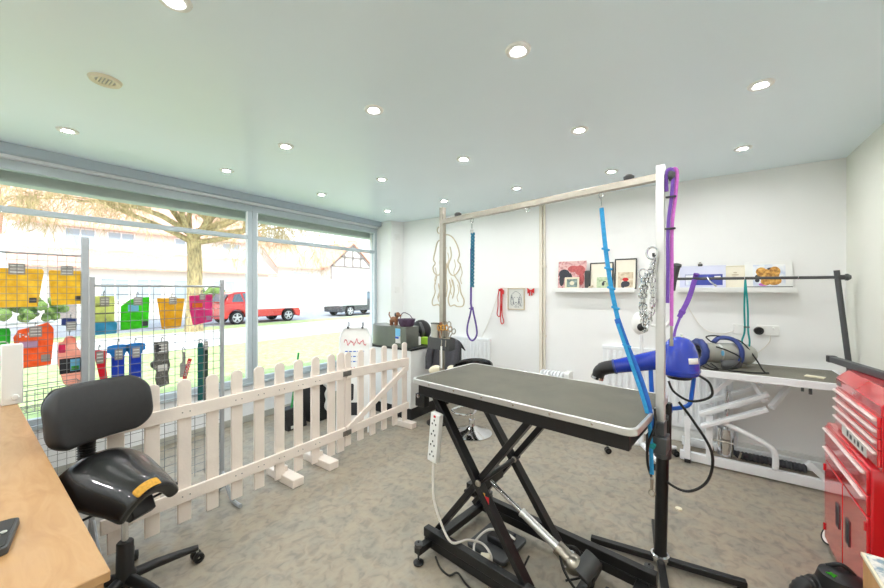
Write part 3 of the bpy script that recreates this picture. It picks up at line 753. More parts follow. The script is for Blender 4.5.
for k in range(4): b.box((GL - .0118, .325 + k * .013, 1.13 + .012 * (k % 2)), (GL - .0095, .334 + k * .013, 1.16 - .01 * (k % 3)))
b.build('printed_mark', 'paper', t)
# coral bottle shaped bag with handle, blue ticket
t = hang_item('pet_bag', 'coral bottle shaped bag with handle and dark picture panel on taller panel', 'bag', GL, .505, .632, .75, 1.115, 'coral', [(.25, .06), (.5, 0), (.92, .04), (1, .35), (.95, .68), (.80, .78), (.75, .95), (.6, 1), (.35, 1), (.22, .9), (.05, .9), (0, .55), (.1, .3)], hookz=1.13)
patch(t, GL, .515, .625, .845, .955, 'inkblack', 'picture_panel'); patch(t, GL, .57, .62, .86, .945, 'skyprint', 'picture_sky', .001); patch(t, GL, .575, .615, .865, .895, 'greenpouch', 'picture_grass', .002)
patch(t, GL, .51, .545, 1.0, 1.06, 'magenta', 'pocket')
MB().tube(curve_pts([(GL - .02, .555, 1.06), (GL - .02, .555, 1.10), (GL - .02, .59, 1.10), (GL - .02, .59, 1.06)], 5), .006, 6).build('handle', 'orangered', t)
t = hang_item('price_ticket', 'small navy and grey ticket hanging above the coral bottle shaped bag', 'ticket', GL, .525, .605, 1.19, 1.25, 'navy', [(0, .1), (1, 0), (1, .85), (.7, .9), (.7, 1), (0, 1)], .004, card=(.575, 1.19, .055, .065))
# wire basket clipped low on the panel
t = thing('wire_basket', 'shallow grey wire basket clipped low on the taller display panel', 'basket', (GL + .1, .43, .66))
for z in (.80, .73, .66):
    MB().tube([(GL + .01, .30, z), (GL + .20, .30, z), (GL + .20, .60, z), (GL + .01, .60, z)], .0035, 6, True).build('hoop', 'wire', t)
g = MB()
for i in range(9): g.tube([(GL + .01, .30 + i * .0375, .66), (GL + .20, .30 + i * .0375, .66), (GL + .20, .30 + i * .0375, .80)], .002, 5)
for i in range(5): g.tube([(GL + .04 + i * .04, .30, .80), (GL + .04 + i * .04, .30, .66), (GL + .04 + i * .04, .60, .66), (GL + .04 + i * .04, .60, .80)], .002, 5)
g.build('wire_grid', 'wire', t)

# lower panel, upper row
t = hang_item('treat_pack', 'pale olive pack with three sections, first in upper row of lower panel', 'pack', GR, .515, .605, 1.268, 1.418, 'olivepack', [(0, 0), (1, 0), (1, 1), (0, 1)], card=(.56, 1.385, .04, .055))
b = MB()
for z in (1.315, 1.36): b.box((GR - .012, .518, z), (GR - .0105, .602, z + .004))
b.build('seam', 'inkblack', t)
t = hang_item('folded_cloth', 'folded blue cloth hanging directly under the pale olive pack', 'cloth', GR, .510, .617, 1.197, 1.268, 'bluepack', [(0, 0), (.97, .05), (1, .9), (.9, 1), (.05, 1), (0, .9)], .03, hookz=1.262)
t = hang_item('pet_coat_pouch', 'bright green pouch with one slanting corner on the lower panel', 'pouch', GR, .633, .770, 1.217, 1.410, 'limepouch', [(.0, 0), (.95, .02), (1, 1), (.6, .98), (.32, .93), (0, .72)], card=(.71, 1.385, .04, .05))
patch(t, GR, .73, .76, 1.232, 1.262, 'denim', 'size_label'); patch(t, GR, .665, .715, 1.325, 1.365, 'skyprint')
t = hang_item('pet_coat_pouch', 'orange pouch with tapered sides between green and magenta pouches', 'pouch', GR, .808, .958, 1.205, 1.402, 'orange2', [(.17, 0), (.85, .02), (1, .98), (0, 1)], card=(.89, 1.385, .042, .05))
MB().tube([(GR - .019, .84, 1.225), (GR - .019, .93, 1.24), (GR - .019, .925, 1.33), (GR - .019, .855, 1.33)], .004, 6, True).build('zip', 'gold', t)
t = hang_item('pet_coat_pouch', 'magenta pouch with orange flash beside the right post of lower panel', 'pouch', GR, .985, 1.125, 1.215, 1.422, 'magenta', [(.16, 0), (.98, .1), (1, 1), (0, .96), (.02, .5)], card=(1.06, 1.405, .035, .04))
patch(t, GR, 1.0, 1.06, 1.335, 1.365, 'orange2', 'flash'); patch(t, GR, 1.085, 1.115, 1.245, 1.275, 'lilac', 'size_label')
# lower panel, lower row
t = hang_item('dog_lead', 'crimson folded lead on a grey card, first in lower row of panel', 'lead', GR, .518, .577, .91, 1.112, 'redlead', [(.5, 0), (1, 0), (.85, .5), (.9, .96), (0, 1), (.1, .7)], card=(.54, 1.07, .03, .07))
for k, (a, lb) in enumerate(((.572, 'blue toy with pale blue T-shaped top, beside the crimson lead'), (.652, 'blue toy with pale blue T-shaped top, toward the camouflage harness'))):
    t = hang_item('dog_toy', lb, 'toy', GR, a, a + .098, 1.065, 1.132, 'bluetoy', [(.2, .0), (.8, .0), (.86, .3), (1, .35), (.98, .9), (.7, 1), (.3, 1), (.02, .9), (0, .35), (.14, .3)], .016, card=(a + .05, 1.075, .036, .062), group='blue toys on the lower display panel')
    MB().box((GR - .03, a + .02, .90), (GR - .012, a + .078, 1.068)).build('strap', 'bluetoy2', t, bevel=.005)
    MB().box((GR - .0118, a + .03, .895), (GR - .0095, a + .07, .925)).build('label', 'paper', t)
t = hang_item('dog_harness', 'grey camouflage harness rolled on a white card behind the fence', 'harness', GR, .778, .878, .835, 1.125, 'camo', [(.35, 0), (.95, .05), (.9, .3), (1, .45), (.92, .62), (.9, 1), (.2, 1), (.22, .62), (0, .55), (.02, .47), (.3, .38), (.25, .2)], .03, card=(.835, 1.085, .05, .07))
patch(t, GR, .81, .86, .94, .98, 'paper', 'label'); patch(t, GR, .80, .825, 1.065, 1.11, 'inkblack', 'card_print', .004)
t = hang_item('dog_treat_stick', 'white card with slanting red lettered stick hanging beside the teal lead', 'pet treat', GR, .93, .968, .88, 1.045, 'greycard', [(0, 0), (1, 0), (1, .5), (.85, .5), (.85, 1), (.35, 1), (.35, .6), (0, .55)], .006)
q = R(76); u = Vector((0, math.cos(q), math.sin(q))); v = Vector((0, -math.sin(q), math.cos(q)))
o = Vector((GR - .012, .955, .865))
MB().prism([(0, -.011), (.135, -.011), (.135, .013), (0, .013)], o, u, v, (.003, 0, 0)).build('stick', 'redcard', t, bevel=.0015)
text('lettering', 'BRONCO', .023, 'paper', t, o + u * .067 - v * .007 + X * .0035, u, v, .0006)
t = hang_item('dog_lead', 'teal folded lead hanging by its ring, second from right post', 'lead', GR, 1.035, 1.068, .70, 1.09, 'tealdark', None, .016)
MB().tube([(GR - .02, 1.05 + .014 * math.cos(a * PI / 6), 1.105 + .014 * math.sin(a * PI / 6)) for a in range(12)], .003, 6, True).build('ring', 'chrome', t)
t = hang_item('dog_lead', 'blackish green folded lead with grey card, beside right post of lower panel', 'lead', GR, 1.07, 1.098, .69, 1.08, 'greendark', None, .014, card=(1.082, 1.07, .026, .06))

# ------------------------------------------------------------------ desk and what is on it
DZ = .75
desk = thing('desk', 'pale beech desk running toward the window, with a square end panel', 'desk', (-1.204, .254, 0), R(-1.0))
def dk(m): return m
MB().box((-2.32, -.62, DZ - .026), (0, 0, DZ)).build('desk_top', 'wood', desk, bevel=.003, local=True)
MB().box((-.03, -.61, 0), (-.006, -.012, DZ - .026)).build('end_panel', 'wood', desk, local=True)
MB().box((-2.31, -.61, 0), (-2.286, -.012, DZ - .026)).build('end_panel', 'wood', desk, local=True)
MB().box((-2.286, -.45, .28), (-.03, -.43, DZ - .026)).build('modesty_panel', 'wood', desk, local=True)
t = thing('desk_screen', 'narrow white upright panel with a knob standing on far desk end', 'panel', (-3.46, .26, DZ), R(-1.75))
MB().box((-.03, -.035, 0), (.03, .055, .37)).build('panel', 'white', t, bevel=.006, local=True)
MB().lathe([(.0, 0), (.014, 0), (.010, .012), (.018, .022), (.014, .034), (0, .036)], (.03, .02, .05), X, 16).build('knob', 'white', t, local=True)
t = thing('desk_device', 'flat black device with one small grey stud lying on the desk', 'device', (-1.60, .045, DZ), R(-12))
MB().prism(rrect(-.09, -.14, .09, .085, .014), (0, 0, 0), X, Y, (0, 0, .022)).build('case', 'darkgrey', t, bevel=.004, local=True)
MB().prism(rrect(-.083, -.133, .083, .078, .012), (0, 0, .022), X, Y, (0, 0, .002)).build('top_pad', 'black', t, local=True)
MB().lathe([(.007, 0), (.007, .003), (0, .004)], (.0, .065, .024), Z, 12).build('stud', 'grey', t, local=True)

# ------------------------------------------------------------------ saddle stool
ch = thing('saddle_stool', 'black saddle stool with wide backrest and yellow worn seat edge by the desk', 'stool', (-2.2, .515, 0), R(20))
for k in range(5):
    a = R(70 + 72 * k); d = Vector((math.cos(a), math.sin(a), 0)); e = .30
    lg = MB().tube([d * .03 + Z * .105, d * .12 + Z * .10, d * .22 + Z * .085, d * e + Z * .072], [.024, .022, .019, .015], 10)
    arm = lg.build('base_arm', 'black', ch, local=True)
    p = d * e; s = Vector((-d.y, d.x, 0))
    MB().lathe([(.012, -.014), (.024, -.012), (.026, 0), (.024, .012), (.012, .014)], p + s * .017 + Z * .026, s, 18).lathe([(.012, -.014), (.024, -.012), (.026, 0), (.024, .012), (.012, .014)], p - s * .017 + Z * .026, s, 18).build('castor', 'black', arm, local=True)
    MB().tube([p + Z * .026 - s * .02, p + Z * .026 + s * .02], .006, 8).tube([p + Z * .03, p + Z * .075], .006, 8).build('castor_pin', 'grey', arm, local=True)
MB().lathe([(.0, .07), (.042, .07), (.044, .12), (.034, .14), (.032, .27), (.028, .275), (0, .275)], n=20).build('column_sleeve', 'black', ch, local=True)
MB().tube([(0, 0, .27), (0, 0, .44)], .014, 14).build('gas_column', 'chrome', ch, local=True)
mech = MB().prism([(-.13, .43), (.10, .405), (.13, .43), (.10, .50), (-.13, .52)], (0, -.05, 0), X, Z, (0, .10, 0)).build('tilt_mechanism', 'black', ch, bevel=.006, local=True)
MB().tube([(.08, .05, .455), (.09, .13, .46), (.085, .18, .465)], [.006, .006, .010], 8).build('lever', 'black', mech, local=True)
MB().tube([(-.04, -.05, .45), (-.06, -.14, .44), (-.07, -.19, .42)], [.006, .006, .010], 8).build('lever', 'black', mech, local=True)
rows = []
def seat_pt(u, v):
    # u along the seat 0 rear .. 1 front, v across -1..1
    x = -.21 + .39 * u
    hw = .205 - .088 * u ** 1.3
    ridge = .645 - .07 * u + .02 * math.cos(u * PI * 1.1)
    drop = (.118 - .030 * u) * abs(v) ** 2.2
    z = ridge - drop
    if u > .86: z -= (u - .86) * .18; 
    if u < .1: z -= (.1 - u) * .5
    return Vector((x - .02 * abs(v) ** 2 * u, v * hw, z))
for i in range(13):
    rows.append([seat_pt(i / 12, -1 + 2 * j / 14) for j in range(15)])
se = MB().grid(rows).build('seat', 'leather', ch, solid=.058, sub=2, local=True)
rows = []
for i in range(3):
    u = .905 + .035 * i
    rows.append([seat_pt(u, -.55 + .85 * j / 10) + Vector((.010 + i * .005, -.004, .0335 - i * .003)) for j in range(11)])
MB().grid(rows).build('worn_patch', 'worn', ch, solid=.003, sub=1, local=True)
# backrest on a bellows covered stem
MB().tube(curve_pts([(-.10, 0, .47), (-.22, 0, .50), (-.28, .01, .60), (-.29, .02, .72)], 6), .018, 10).build('back_stem', 'black', ch, local=True)
bl = MB(); prof = []
for k in range(9): prof += [(.026, .012 * k), (.036, .012 * k + .006)]
bl.lathe(prof, (-.285, .015, .61), Z, 18).build('bellows', 'black', ch, local=True)
bk = []
def back_pt(a, b):
    # a across -1..1, b up 0..1, gently wrapped round the sitter
    return Vector((-.235 + .055 * a * a - .05 * b + .02 * math.sin(b * PI), .038 + a * .22, .716 + .282 * b))
n = 16
outline = rrect(-1, 0, 1, 1, .32, 5)
bm_rows = []
for j in range(9):
    b = j / 8
    # round the corners by narrowing the top and bottom rows
    k = max(0., abs(b - .5) * 2 - .45) / .55
    wd = 1 - .30 * k ** 2.2
    bm_rows.append([back_pt(-wd + 2 * wd * i / 12, b) for i in range(13)])
bo = MB().grid(bm_rows).build('backrest', 'leather2', ch, solid=.062, sub=2, local=True)
bm_rows2 = []
for j in range(9):
    b = j / 8; k = max(0., abs(b - .5) * 2 - .45) / .55; wd = .97 * (1 - .30 * k ** 2.2)
    bm_rows2.append([back_pt(-wd + 2 * wd * i / 12, .02 + .96 * b) + Vector((-.042, 0, 0)) for i in range(13)])
MB().grid(bm_rows2).build('back_shell', 'black', ch, solid=.016, sub=2, local=True)

# ------------------------------------------------------------------ reception counter
rc = thing('reception_counter', 'white reception counter with dark curved upstand and black plinth beyond the gate', 'counter', (-2.95, 3.4, 0))
MB().box((-3.30, 3.075, .13), (-2.635, 3.85, .775)).build('body', 'white', rc, bevel=.003)
MB().box((-3.28, 3.09, 0), (-2.645, 3.83, .13)).build('plinth', 'black', rc)
MB().box((-3.31, 3.065, .775), (-2.625, 3.86, .80)).build('worktop', 'black', rc, bevel=.003)
plan = [(-2.70, 3.07), (-2.70, 3.29), (-3.15, 3.29), (-3.33, 3.40), (-3.37, 3.33)] + [(-3.13 + .25 * math.cos(R(a)) , 3.30 + .23 * math.sin(R(a))) for a in range(190, 271, 10)]
MB().prism(plan, (0, 0, .80), X, Y, (0, 0, .235)).build('upstand', 'olive', rc, bevel=.003)
bx = MB().box((-2.86, 3.066, .85), (-2.785, 3.070, 1.015)); pst = bx.build('poster', 'paper', rc)
MB().box((-2.86, 3.064, .93), (-2.785, 3.0655, 1.015)).build('picture', 'skyprint', pst)
MB().box((-2.86, 3.064, .90), (-2.81, 3.0655, .925)).build('picture', 'inkblue', pst)

t = thing('animal_figurine', 'brown dog figurine standing on top of the dark counter upstand', 'figurine', (-2.99, 3.18, 1.035))
MB().ball((-2.99, 3.18, 1.105), (.055, .03, .035)).build('body', 'brown', t)
lgs = [(-3.03, 3.165), (-3.03, 3.195), (-2.955, 3.165), (-2.955, 3.195)]
for x, y in lgs: MB().tube([(x, y, 1.10), (x, y, 1.036)], [.014, .011], 8).build('leg', 'brown', t)
h = MB().ball((-2.93, 3.18, 1.165), (.032, .026, .03)).ball((-2.895, 3.18, 1.155), (.02, .016, .014)).tube([(-2.95, 3.18, 1.12), (-2.935, 3.18, 1.16)], .02, 8).build('head', 'brown', t)
MB().ball((-2.945, 3.155, 1.165), (.012, .008, .025)).ball((-2.945, 3.205, 1.165), (.012, .008, .025)).build('ear', 'dogdark', h)
MB().tube(curve_pts([(-3.045, 3.18, 1.12), (-3.07, 3.18, 1.16), (-3.06, 3.18, 1.19)], 5), .008, 7).build('tail', 'brown', t)
t = thing('basket', 'dusky purple plastic basket with a bent handle on the counter upstand', 'basket', (-2.80, 3.19, 1.035))
MB().lathe([(.0, 0), (.075, 0), (.09, .03), (.105, .085), (.100, .085), (.085, .033), (.07, .006), (0, .006)], (-2.80, 3.19, 1.035), Z, 20).build('bowl', 'purpleglass', t)
MB().tube(curve_pts([(-2.90, 3.19, 1.11), (-2.88, 3.19, 1.17), (-2.83, 3.19, 1.19), (-2.75, 3.19, 1.165), (-2.70, 3.19, 1.11)], 6), .005, 7).build('handle', 'purpleglass', t)
g = MB()
for i in range(3): g.ball((-2.84 + i * .035, 3.185, 1.075 + .01 * (i % 2)), (.025, .03, .02))
g.build('filling', 'denim', t)
t = thing('rucksack', 'black rounded bag resting on the counter behind the dark upstand', 'bag', (-2.93, 3.62, .80))
MB().ball((-2.93, 3.62, .94), (.14, .11, .135), 18, 12).build('body', 'black', t)
MB().tube(curve_pts([(-2.84, 3.52, .83), (-2.79, 3.49, .95), (-2.85, 3.52, 1.03), (-2.92, 3.58, 1.05)], 6), .014, 8, flat=(.018, .005)).build('strap', 'darkgrey', t)
MB().box((-2.99, 3.505, .82), (-2.87, 3.53, .92)).build('pocket', 'darkgrey', t, bevel=.01)
t = tag(MB().box((-2.78, 3.42, .802), (-2.63, 3.50, .885)).build('card_box', 'lime', bevel=.004), 'lime green box lying on the counter next to black bag', 'box')
t = tag(MB().box((-2.80, 3.30, .802), (-2.72, 3.36, .90)).build('card_box', 'white', bevel=.004), 'small white box standing between the dark upstand and lime green box', 'box')

# swivel chair with a jacket, between counter and radiator
cx, cy = -2.36, 3.20
t = thing('swivel_chair', 'black swivel chair with cream oval arm pads behind the grooming table', 'chair', (cx, cy, 0))
MB().lathe([(0, 0), (.12, 0), (.12, .012), (.05, .03), (.03, .05), (0, .05)], (cx, cy, 0), Z, 22).build('base', 'black', t)
MB().tube([(cx, cy, .04), (cx, cy, .44)], .022, 12).build('column', 'black', t)
MB().prism(rrect(-.19, -.18, .19, .18, .07), (cx, cy, .44), X, Y, (0, 0, .06)).build('seat', 'leather2', t, bevel=.015)
MB().prism(rrect(-.16, .0, .16, .36, .09), (cx, cy + .20, .52), X, Z, (0, .05, 0)).build('backrest', 'leather2', t, bevel=.015)
MB().bar((cx, cy + .15, .45), (cx, cy + .262, .65), .05, .012, (0, 1, 0)).build('back_stem', 'black', t)
for sx in (-1, 1):
    px_, py_ = -2.24 + sx * .080, 3.16 + sx * .058
    MB().tube(curve_pts([(cx + .05 + sx * .10, cy - .05 + sx * .05, .45), ((cx + px_) / 2 + .04, (cy + py_) / 2, .47), (px_, py_, .50), (px_, py_, .58)], 5), .011, 8).build('arm_stem', 'black', t)
    MB().ball((px_, py_, .605), (.070, .03, .046), 20, 12, Matrix.Rotation(R(35), 3, 'Z') @ Matrix.Rotation(R(16 * sx), 3, 'Y')).build('arm_pad', 'cream', t)
jk = []
for i in range(9):
    v = i / 8; rr = []
    for j in range(13):
        u = -1 + j / 6
        wav = .010 * math.sin(j * 2.1 + i * .7)
        if v < .5: q = Vector((cx + u * (.18 + .03 * (1 - v * 2)), cy + .165 - .02 * (1 - v * 2) + wav - .05 * (1 - v * 2), .56 + .36 * v * 2 - .05 * abs(u) ** 3))
        else: q = Vector((cx + u * .18, cy + .165 + .14 * (v - .5) * 2, .925 - .05 * abs(u) ** 3 - .12 * max(0, (v - .6)) * 2.5 + wav * .3))
        rr.append(q)
    jk.append(rr)
tj = thing('jacket', 'charcoal jacket draped over the back of the black swivel chair', 'jacket', (cx, cy + .16, .9))
MB().grid(jk).build('body', 'denim', tj, solid=.014, sub=1)
for sx in (-1, 1): MB().tube(curve_pts([(cx + sx * .16, cy + .15, .88), (cx + sx * .175, cy + .08, .72), (cx + sx * .165, cy + .06, .56)], 5), [.042] * 11, 10).build('sleeve', 'denim', tj)

# chrome bar stool
t = thing('bar_stool', 'chrome based stool with black low backed seat behind the grooming table', 'stool', (-1.91, 3.18, 0))
MB().lathe([(0, 0), (.20, 0), (.205, .006), (.19, .014), (.08, .045), (.035, .075), (.03, .10), (0, .10)], (-1.91, 3.18, 0), Z, 32).build('base', 'chrome', t)
MB().tube([(-1.91, 3.18, .09), (-1.91, 3.18, .58)], .02, 14).tube([(-1.91, 3.18, .10), (-1.91, 3.18, .14)], .032, 14).build('column', 'chrome', t)
fr = curve_pts([(-1.91, 3.18 - .03, .28), (-2.0, 3.10, .27), (-2.02, 2.98, .265), (-1.91, 2.92, .26), (-1.80, 2.98, .265), (-1.82, 3.10, .27)], 6, True)
MB().tube(fr, .011, 8, True).build('footrest', 'chrome', t)
MB().lathe([(0, 0), (.17, .0), (.19, .02), (.19, .045), (.16, .06), (0, .055)], (-1.91, 3.18, .57), Z, 28).build('seat', 'leather', t)
bp = []
for k in range(3): bp.append([Vector((-1.91 + .205 * math.cos(R(a)), 3.18 + .205 * math.sin(R(a)), .60 + .065 * k + (.0 if k < 2 else -.05 * (abs(a - 90) / 100) ** 2))) for a in range(-10, 191, 10)])
MB().grid(bp).build('backrest', 'leather', t, solid=.022, sub=1)

# A-board by the counter
ab = thing('pavement_sign', 'white pavement sign with red heading and clips, standing behind the gate', 'sign', (-3.02, 2.62, 0), R(38))
# local: board faces -y, wide along x
for s, nm in ((-1, 'panel'), (1, 'back_panel')):
    uy = Vector((0, -s * .17, .985)) if s > 0 else Vector((0, .17, .985))
    o = Vector((0, s * .18, .0))
    arch = [(-.24, .06), (.24, .06), (.24, .88)] + [(.24 - .09 + .09 * math.cos(R(a)), .88 + .12 * math.sin(R(a))) for a in range(0, 91, 15)] + [(-.15 + .09 * math.cos(R(a)), .88 + .12 * math.sin(R(a))) for a in range(90, 181, 15)]
    MB().prism(arch, o, X, uy, (0, s * -.012, 0)).build(nm, 'white', ab, local=True, bevel=.003)
    fr = [Vector(o) + X * a + uy * b for a, b in [(-.25, .0), (-.25, .88)] + [(-.15 + .10 * math.cos(R(a)), .88 + .13 * math.sin(R(a))) for a in range(170, 89, -20)] + [(.15 + .10 * math.cos(R(a)), .88 + .13 * math.sin(R(a))) for a in range(90, 9, -20)] + [(.25, .88), (.25, .0)]]
    MB().tube(fr, .014, 8).build('frame', 'whitemetal', ab, local=True)
uy = Vector((0, .17, .985)).normalized(); o = Vector((0, -.18 - .001, 0))
wave = [o + X * (-.18 + .36 * i / 40) + uy * (.865 + .022 * math.sin(i * .62) * (1 + .5 * math.sin(i * .37)) + .008 * math.sin(i * 1.7)) - Y * .001 for i in range(41)]
MB().tube(wave, .0042, 6).build('red_heading', 'inkred', ab, local=True)
for k, zz in enumerate((.77, .72, .67)):
    b = MB()
    for i in range(5): b.prism([(-.16 + i * .066, zz), (-.16 + i * .066 + .045, zz), (-.16 + i * .066 + .045, zz + .010), (-.16 + i * .066, zz + .010)], o, X, uy, (0, -.002, 0))
    b.build('lettering', 'inkblue', ab, local=True)
wv = [o + X * (-.12 + .22 * i / 24) + uy * (.60 + .02 * math.sin(i * 1.1)) - Y * .001 for i in range(25)]
MB().tube(wv, .005, 6).build('red_writing', 'inkred', ab, local=True)
for q_ in (rrect(-.14, .30, .0, .46, .02), rrect(-.12, .16, .12, .28, .01)): MB().prism(q_, o, X, uy, (0, -.003, 0)).build('dark_picture', 'inkblack', ab, local=True)
for x in (-.12, .12):
    MB().tube([Vector((x, -.03, .99)), Vector((x, -.03, 1.05)), Vector((x, .03, 1.05)), Vector((x, .03, .99))], .007, 7).tube([Vector((x - .015, -.032, 1.0)), Vector((x + .015, -.032, 1.0))], .012, 7).build('clip', 'darkgrey', ab, local=True)

ab.scale = (.64, 1, 1.055)
# cleaning things by the window wall
t = thing('dustpan', 'black long handled dustpan with green stick behind the fence', 'dustpan', (-3.55, 2.19, 0))
MB().prism([(-.10, 0), (.10, 0), (.10, .02), (.02, .20), (-.10, .20)], (-3.55, 2.10, 0), X, Z, (0, .22, 0)).build('pan', 'black', t, bevel=.008)
MB().tube([(-3.57, 2.21, .18), (-3.64, 2.34, .76)], .011, 10).build('handle', 'green', t)
MB().box((-3.449, 2.13, .02), (-3.446, 2.19, .05)).build('label', 'paper', t)
t = thing('storage_bin', 'tall narrow black bin with white bag showing, standing behind the fence', 'bin', (-3.55, 2.48, 0))
MB().prism([(-.09, 0), (.09, 0), (.12, .42), (-.12, .42)], (-3.68, 2.48, 0), Y, Z, (.24, 0, 0)).build('body', 'black', t, bevel=.01)
MB().box((-3.70, 2.35, .42), (-3.42, 2.61, .445)).build('rim', 'black', t, bevel=.006)
MB().tube(curve_pts([(-3.43, 2.53, .43), (-3.425, 2.56, .33), (-3.43, 2.55, .2), (-3.43, 2.57, .08)], 6), [.02 + .012 * math.sin(i) for i in range(19)], 8).build('white_bag', 'white', t)
tag(MB().lathe([(0, 0), (.015, .0), (.02, .015), (.015, .03), (0, .032)], (-3.35, 1.93, 0), Z, 12).build('rubber_ball', 'black'), 'tiny black ball on the blue lit floor behind the fence', 'ball')

# ------------------------------------------------------------------ electric grooming table (local frame: u along, v across)
TC, TR = (-.753, 1.773, 0), R(-6.2)
gt = thing('grooming_table', 'black electric lifting dog grooming table with grey rubber top and silver edge', 'table', TC, TR)
TZ = .96
def L(b, nm, m, par=gt, **k): return b.build(nm, m, par, local=True, **k)
L(MB().prism(rrect(-.535, -.282, .590, .282, .034, 5), (0, 0, TZ - .016), X, Y, (0, 0, .016)), 'tabletop', 'rubber')
def ring(x0, y0, x1, y1, r, z, h, w):
    b = MB(); a = rrect(x0, y0, x1, y1, r, 5); i = rrect(x0 + w, y0 + w, x1 - w, y1 - w, r - w * .5, 5)
    A0 = [b.bm.verts.new((p[0], p[1], z)) for p in a]; A1 = [b.bm.verts.new((p[0], p[1], z + h)) for p in a]
    I0 = [b.bm.verts.new((p[0], p[1], z)) for p in i]; I1 = [b.bm.verts.new((p[0], p[1], z + h)) for p in i]
    n = len(a)
    for k in range(n):
        q = (k + 1) % n
        b.bm.faces.new((A0[k], A0[q], A1[q], A1[k])); b.bm.faces.new((A1[k], A1[q], I1[q], I1[k]))
        b.bm.faces.new((I0[q], I0[k], I1[k], I1[q])); b.bm.faces.new((A0[q], A0[k], I0[k], I0[q]))
    return b
L(ring(-.545, -.292, .600, .292, .042, TZ - .026, .028, .012), 'edge_trim', 'steelpale', bevel=.003)
b = MB()
for k in range(6): b.lathe([(.005, 0), (.005, .002), (0, .003)], (-.4 + k * .17, -.290, TZ - .012), -Y, 10)
L(b, 'screw_heads', 'chrome')
f = MB()
for v in (-.245, .245): f.bar((-.51, v, TZ - .058), (.57, v, TZ - .058), .035, .064)
for u in (-.51, .55): f.bar((u, -.245, TZ - .058), (u, .245, TZ - .058), .035, .06)
for u in (-.2, .2): f.bar((u, -.245, TZ - .04), (u, .245, TZ - .04), .03, .03)
L(f, 'frame', 'blackmetal', bevel=.003)
L(MB().box((-.53, -.268, .805), (-.46, -.225, .875)), 'corner_bracket', 'blackmetal', bevel=.004)
bo = MB()
for c in ((-.50, -.268, .865),): bo.lathe([(.011, 0), (.011, .006), (0, .008)], c, -Y, 12)
L(bo, 'bolt', 'chrome')
# scissor legs
for v in (-.205, .135):
    g = MB().bar((-.43, v, .875), (.145, v, .105), .030, .052, (0, 1, 0)); L(g, 'leg', 'blackmetal', bevel=.003)
    v2 = v + .034
    g = MB().bar((-.435, v2, .115), (.155, v2, .885), .030, .058, (0, 1, 0)); L(g, 'leg', 'blackmetal', bevel=.003)
    L(MB().lathe([(.016, 0), (.016, .008), (.010, .012), (0, .012)], (-.128, v - .016, .495), -Y, 14), 'pivot_bolt', 'steel')
L(MB().tube([(-.128, -.22, .495), (-.128, .17, .495)], .012, 10), 'pivot_rod', 'blackmetal')
L(MB().tube([(-.23, -.19, .40), (-.23, .17, .40)], .014, 10).box((-.25, -.16, .37), (-.20, .12, .43)), 'cross_bar', 'blackmetal')
L(MB().box((-.105, -.2215, .40), (-.065, -.2202, .445)), 'warning_label', 'redcard')
L(MB().box((-.115, -.2217, .435), (-.088, -.2204, .458)), 'warning_label', 'gold')
# floor frame
f = MB()
for v, h in ((-.232, .0), (.232, 0)):
    f.bar((-.48, v, .115), (.56, v, .115), .040, .05); f.bar((-.48, v, .062), (.56, v, .062), .030, .045)
for u in (-.44, .50): f.bar((u, -.232, .06), (u, .232, .06), .05, .04)
f.bar((.30, -.232, .06), (.30, .232, .06), .04, .04)
L(f, 'base_frame', 'blackmetal', bevel=.003)
for u, v, s in ((-.44, -.33, -1), (-.44, .33, 1), (.51, -.33, -1), (.51, .31, 1)):
    ft = L(MB().bar((u, v - s * .1, .072), (u, v + s * .012, .072), .04, .035).tube([(u, v, .02), (u, v, .12)], .006, 8), 'foot', 'blackmetal', bevel=.002)
    L(MB().lathe([(0, 0), (.026, 0), (.028, .01), (.014, .02), (0, .02)], (u, v, 0), Z, 16), 'foot_pad', 'black', ft)
    L(MB().lathe([(0, 0), (.020, 0), (.022, .02), (.012, .024), (0, .024)], (u, v, .09), Z, 14), 'levelling_knob', 'darkgrey', ft)
# linear actuator and motor
a0, a1, a2, a3 = Vector((-.235, 0, .405)), Vector((-.01, 0, .298)), Vector((.185, 0, .205)), Vector((.245, 0, .175))
ac = L(MB().tube([a1, a2], .021, 16).tube([a1 - (a2 - a1) * .02, a1 + (a2 - a1) * .03], .024, 16), 'actuator', 'steelpale')
L(MB().tube([a0, a1], .0125, 14), 'piston', 'chrome', ac)
mo = L(MB().tube([a2 - (a3 - a2) * .1, a3], .034, 16).ball((.26, 0, .165), (.05, .045, .045), 14, 9), 'gearbox', 'steel')
L(MB().tube([(.22, .03, .17), (.26, -.01, .145)], .042, 16), 'collar', 'chrome', mo)
L(MB().tube([(.30, -.02, .14), (.335, .06, .20)], .043, 18), 'motor', 'darkgrey', mo)
L(MB().tube(curve_pts([(.2, -.02, .2), (.25, -.07, .16), (.31, -.06, .10), (.35, 0, .11), (.33, .04, .16)], 6), .006, 7).tube(curve_pts([(.2, .03, .21), (.26, .06, .2), (.3, .03, .12), (.24, -.04, .10)], 6), .005, 7), 'motor_cable', 'cable', mo)
L(MB().box((.40, -.16, .08), (.52, .02, .13)), 'control_box', 'black', bevel=.006)
b = MB()
for i in range(3):
    for j in range(2): b.lathe([(.005, 0), (.005, .002), (0, .002)], (.42 + i * .03, -.10 + j * .05, .13), Z, 8)
L(b, 'control_button', 'grey')
# foot pedal plate and transformer on the floor frame
L(MB().prism(rrect(-.30, -.10, -.06, .15, .02), (0, 0, .04), X, Y, (0, 0, .02)), 'transformer_tray', 'darkgrey', bevel=.004)
L(MB().box((-.22, -.02, .06), (-.10, .10, .10)), 'transformer', 'black', bevel=.008)

